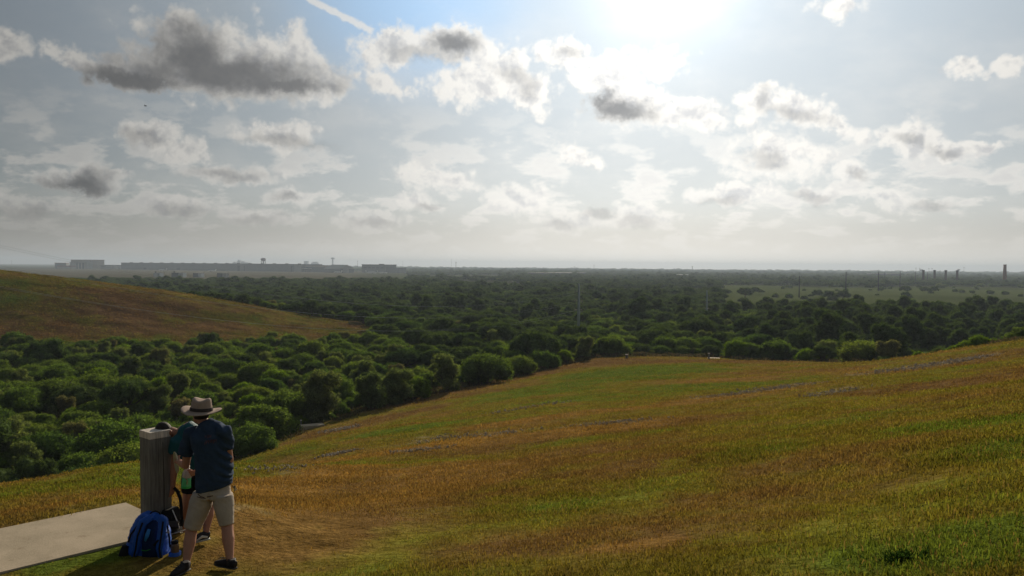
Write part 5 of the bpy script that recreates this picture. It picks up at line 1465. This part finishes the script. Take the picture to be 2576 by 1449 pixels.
    tag(root, 'man in wide brimmed sun hat, navy shirt and khaki shorts, seen from behind', 'person')
    # keys on his hip
    k0 = Zp(951, 752, 8.34); kr = empty('key_ring', k0); tag(kr, 'small bunch of keys clipped to the khaki shorts at the hip', 'keys')
    bm = bmesh.new(); tube(bm, [(.014 * math.cos(a), 0, .018 * math.sin(a) - .01) for a in np.linspace(0, 6.28, 14)], [.002] * 14, 6); link('clip', bm_mesh('clip', bm), M_DARK, kr)
    for i, (dx, dz) in enumerate(((.018, -.055), (.004, -.06), (.030, -.045))):
        bm = bmesh.new(); box(bm, (dx * .6, .002 * i, dz * .7), (.008, .002, .045), Euler((0, -dx * 12, 0)).to_matrix()); box(bm, (dx * .3, .002 * i, dz * .3), (.018, .002, .018), Euler((0, -dx * 12, 0)).to_matrix()); link('key', bm_mesh('key', bm), flat_mat('key_metal', (.45, .43, .40), .35, .5, 0, 5, .8), kr)
    return root
man = build_man()

# ---------------- the second player, bent over his bag behind the post
def build_man2():
    D0 = 9.12
    root = empty('person', (Zp(690, 700, D0).x, D0, pz(Zp(690, 700, D0).x, D0))); inv = -Vector(root.location)
    P = lambda zx, zy, D: Zp(zx, zy, D) + inv
    gR_ = floor_at(750, 1178)
    bm = bmesh.new()
    hip = P(690, 620, D0); hR_, kR_, aR_ = P(735, 660, 9.05), P(768, 890, 9.12), P(738, 1112, gR_ + .02)
    hL_, kL_, aL_ = P(640, 660, 9.25), P(598, 870, 9.22), P(560, 1100, 9.3)
    tube(bm, [P(720, 640, D0), P(690, 590, D0), P(650, 500, D0), P(612, 395, D0), P(560, 365, D0), P(522, 358, D0)], [(.12, .13), (.155, .14), (.15, .125), (.165, .13), (.17, .115), (.09, .08)], 18, up=(0, 1, 0))
    tube(bm, [P(540, 370, D0), P(500, 350, D0), P(462, 335, D0)], [.062, .056, .055], 12)
    hc = P(414, 343, D0); fdir = Vector((-.55, .25, -.80)).normalized(); Hq = fdir.to_track_quat('Y', 'Z').to_matrix()
    ball(bm, hc, (.076, .092, .108), Hq, 20, 14); ball(bm, hc + fdir * .05 - Hq @ Vector((0, 0, .055)), .052)
    fs = Hq @ Vector((1, 0, 0)); fu = Hq @ Vector((0, 0, 1))
    tube(bm, [hc + fdir * .085 + fu * .01, hc + fdir * .108 - fu * .022, hc + fdir * .085 - fu * .032], [.010, .015, .012], 8)
    ear = P(466, 350, D0 - .075)
    for s in (-1, 1):
        c = ear if s > 0 else hc - fs * .08
        tube(bm, [c + Vector((.004, 0, .030)), c, c + Vector((0, 0, -.028))], [(.012, .017), (.016, .020), (.010, .013)], 10)
        ball(bm, hc + fdir * .08 + fs * s * .03 + fu * .012, .014)
    tube(bm, [hc + fdir * .085 - fs * .022 - fu * .055, hc + fdir * .094 - fu * .056, hc + fdir * .085 + fs * .022 - fu * .055], [.006, .009, .006], 8)
    for sh, e, w in ((P(515, 420, 9.02), P(496, 600, 9.03), P(480, 765, 9.05)), (P(500, 420, 9.30), P(440, 600, 9.34), P(440, 760, 9.25))):
        tube(bm, [sh, sh.lerp(e, .5), e], [.055, .046, .040], 12); ball(bm, e, .040)
        tube(bm, [e, e.lerp(w, .35), w], [.040, .041, .027], 12)
        hand(bm, w, (w - e).normalized(), (-.6, .2, 0), (.1, .9, 0), .8)
    for h, k, a in ((hR_, kR_, aR_), (hL_, kL_, aL_)):
        tube(bm, [h, h.lerp(k, .5), k, k.lerp(a, .18), k.lerp(a, .4), k.lerp(a, .65), k.lerp(a, .88), a, a - Vector((0, 0, .04))], [.095, .085, .062, .058, .061, .048, .037, .036, .038], 14)
    blob('body', bm, M_SKIN2, .0055, 5, root)
    bm = bmesh.new(); ball(bm, hc + fu * .012 - fdir * .012, (.084, .098, .110), Hq, 20, 14)
    def trim(V, N_):
        V = V.copy(); q = (V - np.array(hc)) @ np.array(fu); w = (V - np.array(hc)) @ np.array(fdir)
        f = (w > .045) & (q < .07); V[f] -= np.outer(w[f] - .045, np.array(fdir))
        f = q < -.055; V[f] -= np.outer((q[f] + .055) * .8, np.array(fu)); return V
    blob('hair', bm, M_HAIR, .008, 3, root, trim)
    bm = bmesh.new()
    tube(bm, [P(705, 610, D0), P(680, 560, D0), P(640, 480, D0), P(612, 395, D0), P(568, 368, D0), P(532, 358, D0)], [(.17, .155), (.172, .155), (.17, .145), (.18, .145), (.18, .125), (.10, .09)], 24, up=(0, 1, 0), power=2.3)
    tube(bm, [P(550, 400, 9.06), P(515, 425, 9.02), P(505, 470, 9.02), P(500, 505, 9.02)], [.085, .080, .074, .072], 16)
    tube(bm, [P(550, 400, 9.2), P(500, 425, 9.30), P(475, 480, 9.31), P(462, 510, 9.32)], [.085, .080, .074, .072], 16)
    blob('t_shirt', bm, flat_mat('teal_jersey', (0.004, 0.070, 0.086), .7, .3, .12, 12, 0, .002, 50), .0085, 5, root, lambda V, N_: fold(V, N_, .006, .06, (.8, 0, .5), 23))
    bm = bmesh.new()
    tube(bm, [P(700, 590, D0), P(695, 640, D0), P(690, 680, D0)], [(.165, .15), (.18, .155), (.17, .15)], 22, up=(0, 1, 0))
    tube(bm, [hR_, P(752, 760, 9.08), P(762, 835, 9.1)], [.12, .105, .095], 18); tube(bm, [hL_, P(620, 740, 9.23), P(612, 805, 9.23)], [.12, .105, .090], 18)
    blob('shorts', bm, M_BLACK, .0085, 5, root, lambda V, N_: fold(V, N_, .005, .06, (.3, 0, .9), 33))
    # running shoes: dark with grey and white panels
    for (hx, hy), (tx, ty), D_ in (((762, 1160), (662, 1186), None), ((575, 1120), (480, 1140), 9.3)):
        Dh = floor_at(hx, hy + 10) if D_ is None else D_
        h0 = P(hx, hy + 10, Dh); h0.z = pz(h0.x + root.location.x, Dh) + inv.z + .002
        t0 = h0 + Vector((-.20, -.19 if D_ is None else -.05, 0)).normalized() * .28; d = (t0 - h0).normalized(); L = .28; up = Vector((0, 0, 1))
        pts = [h0 + d * (L * f) + up * h for f, h in ((0, .052), (.12, .060), (.35, .055), (.6, .044), (.85, .034), (1.0, .026))]
        bm = bmesh.new(); tube(bm, pts, [(.030, .042), (.036, .052), (.040, .048), (.044, .038), (.040, .028), (.018, .016)], 14, up=(0, 0, 1))
        s_ = blob('shoe', bm, M_SHOE, .006, 3, root)
        bm = bmesh.new(); tube(bm, [p - up * (p.z - h0.z - .014) for p in pts], [(.034, .014), (.041, .016), (.044, .014), (.048, .012), (.044, .011), (.019, .010)], 14, up=(0, 0, 1)); link('sole', bm_mesh('sole', bm, True), flat_mat('grey_sole', (.34, .36, .33), .7, .3), s_)
        for k in (-1, 1):
            bm = bmesh.new(); sd_ = d.cross(up) * (k * .045)
            tube(bm, [pts[1] + sd_ * .85 - up * .015, pts[2] + sd_ + up * .01, pts[3] + sd_ * 1.05 - up * .012], [(.004, .010), (.004, .016), (.004, .008)], 8, up=(0, 0, 1)); link('side_panel', bm_mesh('side_panel', bm, True), flat_mat('white_panel', (.55, .56, .52), .6, .3), s_)
    tag(root, 'man in teal shirt and black shorts bent over behind the timber post', 'person')
    return root
man2 = build_man2()

# ---------------- bottle of green drink held by the hatted man
def translucent(name, col, tr=.6, rough=.3):
    m = bpy.data.materials.new(name); m.use_nodes = True; N = NT(m.node_tree); N.n.clear()
    d = N.new('ShaderNodeBsdfDiffuse'); d.inputs[0].default_value = (*col, 1); t = N.new('ShaderNodeBsdfTranslucent'); t.inputs[0].default_value = (*col, 1)
    g = N.new('ShaderNodeBsdfGlossy'); g.inputs['Roughness'].default_value = rough
    a = N.new('ShaderNodeMixShader'); a.inputs[0].default_value = tr; N.put(a.inputs[1], d.outputs[0]); N.put(a.inputs[2], t.outputs[0])
    b = N.new('ShaderNodeMixShader'); b.inputs[0].default_value = .06; N.put(b.inputs[1], a.outputs[0]); N.put(b.inputs[2], g.outputs[0])
    N.put(N.new('ShaderNodeOutputMaterial').inputs[0], b.outputs[0]); return m
c = Zp(583, 770, 8.70); top = Zp(596, 640, 8.70); ax = (top - c); Lb = ax.length; ax.normalize()
r = empty('drink_bottle', c); tag(r, 'clear bottle half full of bright green drink in the hatted man\'s hand', 'bottle')
q = lambda f: ax * (Lb * f)
bm = bmesh.new(); tube(bm, [q(0), q(.02), q(.10), q(.13)], [.050, .053, .053, .050], 24, caps=True); link('base', bm_mesh('base', bm, True), translucent('green_base', (.05, .62, .16)), r)
bm = bmesh.new(); tube(bm, [q(.131), q(.2), q(.45), q(.62)], [.049, .050, .046, .047], 24); link('green_drink', bm_mesh('green_drink', bm, True), translucent('green_drink', (.16, .72, .36)), r)
bm = bmesh.new(); tube(bm, [q(.621), q(.66), q(.85), q(1.0), q(1.12), q(1.18)], [.047, .050, .050, .042, .024, .018], 24); link('label_sleeve', bm_mesh('label_sleeve', bm, True), translucent('pale_sleeve', (.72, .66, .62), .5), r)
bm = bmesh.new(); tube(bm, [q(1.181), q(1.30)], [.019, .019], 16); link('cap', bm_mesh('cap', bm, True), M_WHITEP, r)
bm = bmesh.new(); sdv = ax.cross(Vector((0, 1, 0))).normalized()
for k in range(3): tube(bm, [q(.28 + .09 * k) - Vector((0, .0492, 0)) - sdv * .030, q(.31 + .09 * k) - Vector((0, .052, 0)) - sdv * .022, q(.34 + .09 * k) - Vector((0, .0492, 0)) - sdv * .030], [.003] * 3, 6)
link('red_mark', bm_mesh('red_mark', bm), flat_mat('red_ink', (.5, .05, .05)), r)
# ---------------- throwing disc held upright in his other hand
cd = Zp(513, 575, 8.80); r = bmesh.new()
prof = [(0, .008), (.05, .0085), (.085, .007), (.100, .000), (.1055, -.008), (.103, -.013), (.098, -.010), (.094, .0), (.05, .004), (0, .004)]
seg = 40; rings = []
for (rr_, h) in prof:
    rings.append([r.verts.new((math.cos(2 * math.pi * k / seg) * max(rr_, .001), math.sin(2 * math.pi * k / seg) * max(rr_, .001), h)) for k in range(seg)])
for A_, B_ in zip(rings[:-1], rings[1:]):
    for k in range(seg): r.faces.new((A_[k], A_[(k + 1) % seg], B_[(k + 1) % seg], B_[k]))
disc = link('flying_disc', bm_mesh('flying_disc', r, True), translucent('cream_plastic', (.62, .56, .36), .6), None, cd)
disc.rotation_euler = Vector((.84, .53, .10)).to_track_quat('Z', 'Y').to_euler()
disc.scale = (1.15, 1.15, 1.15)
tag(disc, 'cream flying disc held edge on between the post and the hatted man', 'disc')

# ---------------- blue backpack leaning on the post
def build_pack():
    D = 8.50; base = Zp(300, 1372, D); base.z = pz(base.x, D)
    root = empty('backpack', base); inv = -base
    P = lambda zx, zy, d=D: Zp(zx, zy, d) + inv
    M_BLUE = flat_mat('blue_nylon', (0.008, 0.085, 0.42), .55, .35, .25, 14, 0, .004, 30)
    M_NAVY = flat_mat('dark_blue_mesh', (0.006, 0.022, 0.085), .8, .2, .3, 60); M_STRAP = flat_mat('black_webbing', (.010, .010, .012), .8, .2)
    bm = bmesh.new()
    rows = [(298, 1366, 165, .13), (298, 1300, 172, .15), (300, 1200, 158, .15), (312, 1100, 142, .14), (326, 1030, 118, .12), (337, 990, 98, .095), (343, 972, 66, .06)]
    tube(bm, [P(a, b, D + .10 + (1366 - b) * .00016) for a, b, c, e in rows], [(px2m(c, D), e) for a, b, c, e in rows], 28, up=(0, 1, 0), power=3.2)
    blob('pack_body', bm, M_BLUE, .008, 5, root, lambda V, N_: fold(V, N_, .008, .07, (.4, 0, .9), 43))
    def padded(name, pts, rad, mat, n=14):
        bm = bmesh.new(); tube(bm, [P(*p) for p in pts], rad, n, up=(0, 1, 0), power=2.6); return link(name, bm_mesh(name, bm, True), mat, root)
    padded('back_panel', [(305, 1350, D - .045), (305, 1200, D - .060), (318, 1100, D - .045), (335, 1020, D - .02)], [(.080, .018), (.085, .02), (.07, .02), (.05, .02)], M_NAVY)
    for pts in ([(325, 990, D - .035), (250, 1040, D - .075), (212, 1140, D - .085), (195, 1250, D - .075), (170, 1345, D - .05)], [(350, 985, D - .03), (408, 1030, D - .07), (395, 1130, D - .09), (378, 1240, D - .075), (395, 1345, D - .05)]):
        s = padded('shoulder_strap', pts, [(.035, .014), (.046, .017), (.046, .018), (.036, .014), (.020, .008)], M_BLUE)
        bm = bmesh.new(); tube(bm, [P(x, y, d - .017) for x, y, d in pts[1:]], [(.010, .003)] * 4, 8, up=(0, 1, 0)); link('webbing', bm_mesh('webbing', bm), M_STRAP, s)
    padded('chest_flap', [(300, 1090, D - .085), (285, 1140, D - .092), (270, 1180, D - .088)], [(.016, .008), (.022, .008), (.012, .006)], flat_mat('pale_blue_trim', (.03, .20, .55), .5, .3))
    bm = bmesh.new(); tube(bm, [P(x, y, D - .03) for x, y in ((300, 985), (318, 958), (350, 950), (378, 962), (388, 988))], [.008] * 5, 8); link('grab_handle', bm_mesh('grab_handle', bm, True), M_STRAP, root)
    padded('side_pocket', [(120, 1366, D + .02), (118, 1290, D + .02), (130, 1210, D + .03)], [(.060, .09), (.062, .09), (.04, .07)], M_STRAP)
    padded('side_pocket', [(492, 1345, D + .02), (497, 1300, D + .02), (500, 1262, D + .02)], [(.055, .055), (.062, .06), (.060, .058)], M_BLUE)
    for pts in ([(215, 1060, D - .05), (160, 1130, D - .02), (140, 1190, D)], [(432, 1110, D - .07), (370, 1175, D - .10), (335, 1215, D - .09)], [(440, 1060, D - .03), (455, 1150, D - .02), (462, 1230, D)]):
        bm = bmesh.new(); tube(bm, [P(*p) for p in pts], [(.010, .003)] * 3, 8, up=(0, 1, 0)); link('compression_strap', bm_mesh('compression_strap', bm), M_STRAP, root)
    bm = bmesh.new(); box(bm, P(447, 1112, D - .05), (.028, .012, .022), bevel=.003); link('buckle', bm_mesh('buckle', bm), flat_mat('pale_buckle', (.45, .42, .36), .5), root)
    bm = bmesh.new(); tube(bm, [P(240, 1250, D - .085), P(275, 1256, D - .09), P(310, 1244, D - .085)], [.0035] * 3, 6); link('green_cord', bm_mesh('green_cord', bm), flat_mat('green_cord', (.05, .35, .03)), root)
    tag(root, 'bright blue backpack leaning against the foot of the timber post', 'backpack')
    b0 = Zp(498, 1320, D + .02); r = empty('water_jar', b0); tag(r, 'clear jar with black lid ring standing in the backpack side pocket', 'bottle')
    bm = bmesh.new(); tube(bm, [(0, 0, 0), (0, 0, .06), (0, 0, .13), (0, 0, .16), (0, 0, .172)], [.040, .044, .044, .040, .036], 20); link('jar', bm_mesh('jar', bm, True), translucent('smoky_jar', (.20, .15, .11), .5, .1), r)
    bm = bmesh.new(); tube(bm, [(0, 0, .174), (0, 0, .19), (0, 0, .200)], [.038, .040, .036], 20); link('lid', bm_mesh('lid', bm, True), M_STRAP, r)
build_pack()

# ---------------- second player's black disc bag on its folding stool
def build_bag():
    D = 9.02; base = Zp(500, 1110, D); base.z = pz(base.x, D); root = empty('disc_bag', base); inv = -base; P = lambda x, y, d=D: Zp(x, y, d) + inv
    M_B = flat_mat('black_canvas', (.013, .013, .013), .85, .15, .3, 30)
    bm = bmesh.new(); tube(bm, [P(470, 1108), P(470, 1050), P(465, 980), P(462, 930)], [(.10, .12), (.105, .13), (.10, .12), (.07, .09)], 20, up=(0, 1, 0), power=3)
    blob('bag_body', bm, M_B, .008, 4, root, lambda V, N_: fold(V, N_, .006, .06, (.4, 0, .9), 53))
    bm = bmesh.new(); tube(bm, [P(x, y, D - .03) for x, y in ((492, 770), (520, 800), (540, 850), (548, 920), (552, 985), (560, 1030))], [(.020, .006), (.022, .006), (.021, .006), (.018, .006), (.014, .006), (.012, .006)], 10, up=(0, 1, 0)); link('shoulder_strap', bm_mesh('shoulder_strap', bm, True), M_B, root)
    bm = bmesh.new(); box(bm, P(552, 1040, D - .03), (.045, .02, .075), Euler((0, .2, 0)).to_matrix(), bevel=.006); box(bm, P(535, 1020, D - .03), (.07, .015, .03), bevel=.005); link('buckle', bm_mesh('buckle', bm), M_B, root)
    bm = bmesh.new(); tube(bm, [P(480, 940, D - .12), P(505, 1000, D - .125), P(528, 1060, D - .12), P(535, 1085, D - .11)], [.005, .006, .006, .005], 8); link('piping', bm_mesh('piping', bm, True), M_WHITEP, root)
    bm = bmesh.new(); box(bm, P(470, 1050, D - .13), (.16, .02, .07), bevel=.01); link('front_pocket', bm_mesh('front_pocket', bm), flat_mat('grey_canvas', (.07, .065, .06), .9), root)
    for a, b_ in (((470, 1128, D - .14), (590, 1092, D - .10)), ((500, 1060, D + .1), (560, 1118, D + .12)), ((470, 1060, D - .1), (545, 1120, D + .05))):
        bm = bmesh.new(); tube(bm, [P(*a), P(*b_)], [.007, .007], 8); link('stool_leg', bm_mesh('stool_leg', bm, True), flat_mat('pale_tube', (.5, .46, .38), .4, .4), root)
    tag(root, 'black disc golf bag with standing strap between the post and the hatted man', 'bag')
build_bag()
# a weedy dark clump and a few tussocks in the near grass, as in the lower right
def tussock(u, v, s, n, col, label):
    x, y = gpt(u, v); V = []; r_ = np.random.default_rng(int(u))
    a = r_.uniform(0, 6.28, n); rr_ = np.abs(r_.normal(size=n)) * s * .5; bx, by = np.cos(a) * rr_ * 1.5, np.sin(a) * rr_; h = s * r_.uniform(.25, .7, n); lx, ly = r_.normal(size=n) * h * .7, r_.normal(size=n) * h * .7
    b = r_.uniform(0, 6.28, n); w = .006 + .0 * s; wx, wy = np.cos(b) * w, np.sin(b) * w
    bz = terrain(x + bx, y + by) - gz(x, y)
    V = np.stack([np.stack([bx - wx, by - wy, bz], 1), np.stack([bx + wx, by + wy, bz], 1), np.stack([bx + lx + wx * .6, by + ly + wy * .6, bz + h], 1), np.stack([bx + lx - wx * .6, by + ly - wy * .6, bz + h * .9], 1)], 1).reshape(-1, 3)
    o = link('grass_tussock', np_mesh('grass_tussock', V, np.arange(n * 4).reshape(-1, 4)), leaf_mat('tussock', [col, col], trans=.4), None, (x, y, gz(x, y))); tag(o, label, 'grass clump')
tussock(903, 562, .09, 300, (.028, .055, .016), 'dark green weedy clump in the grass at the lower right')
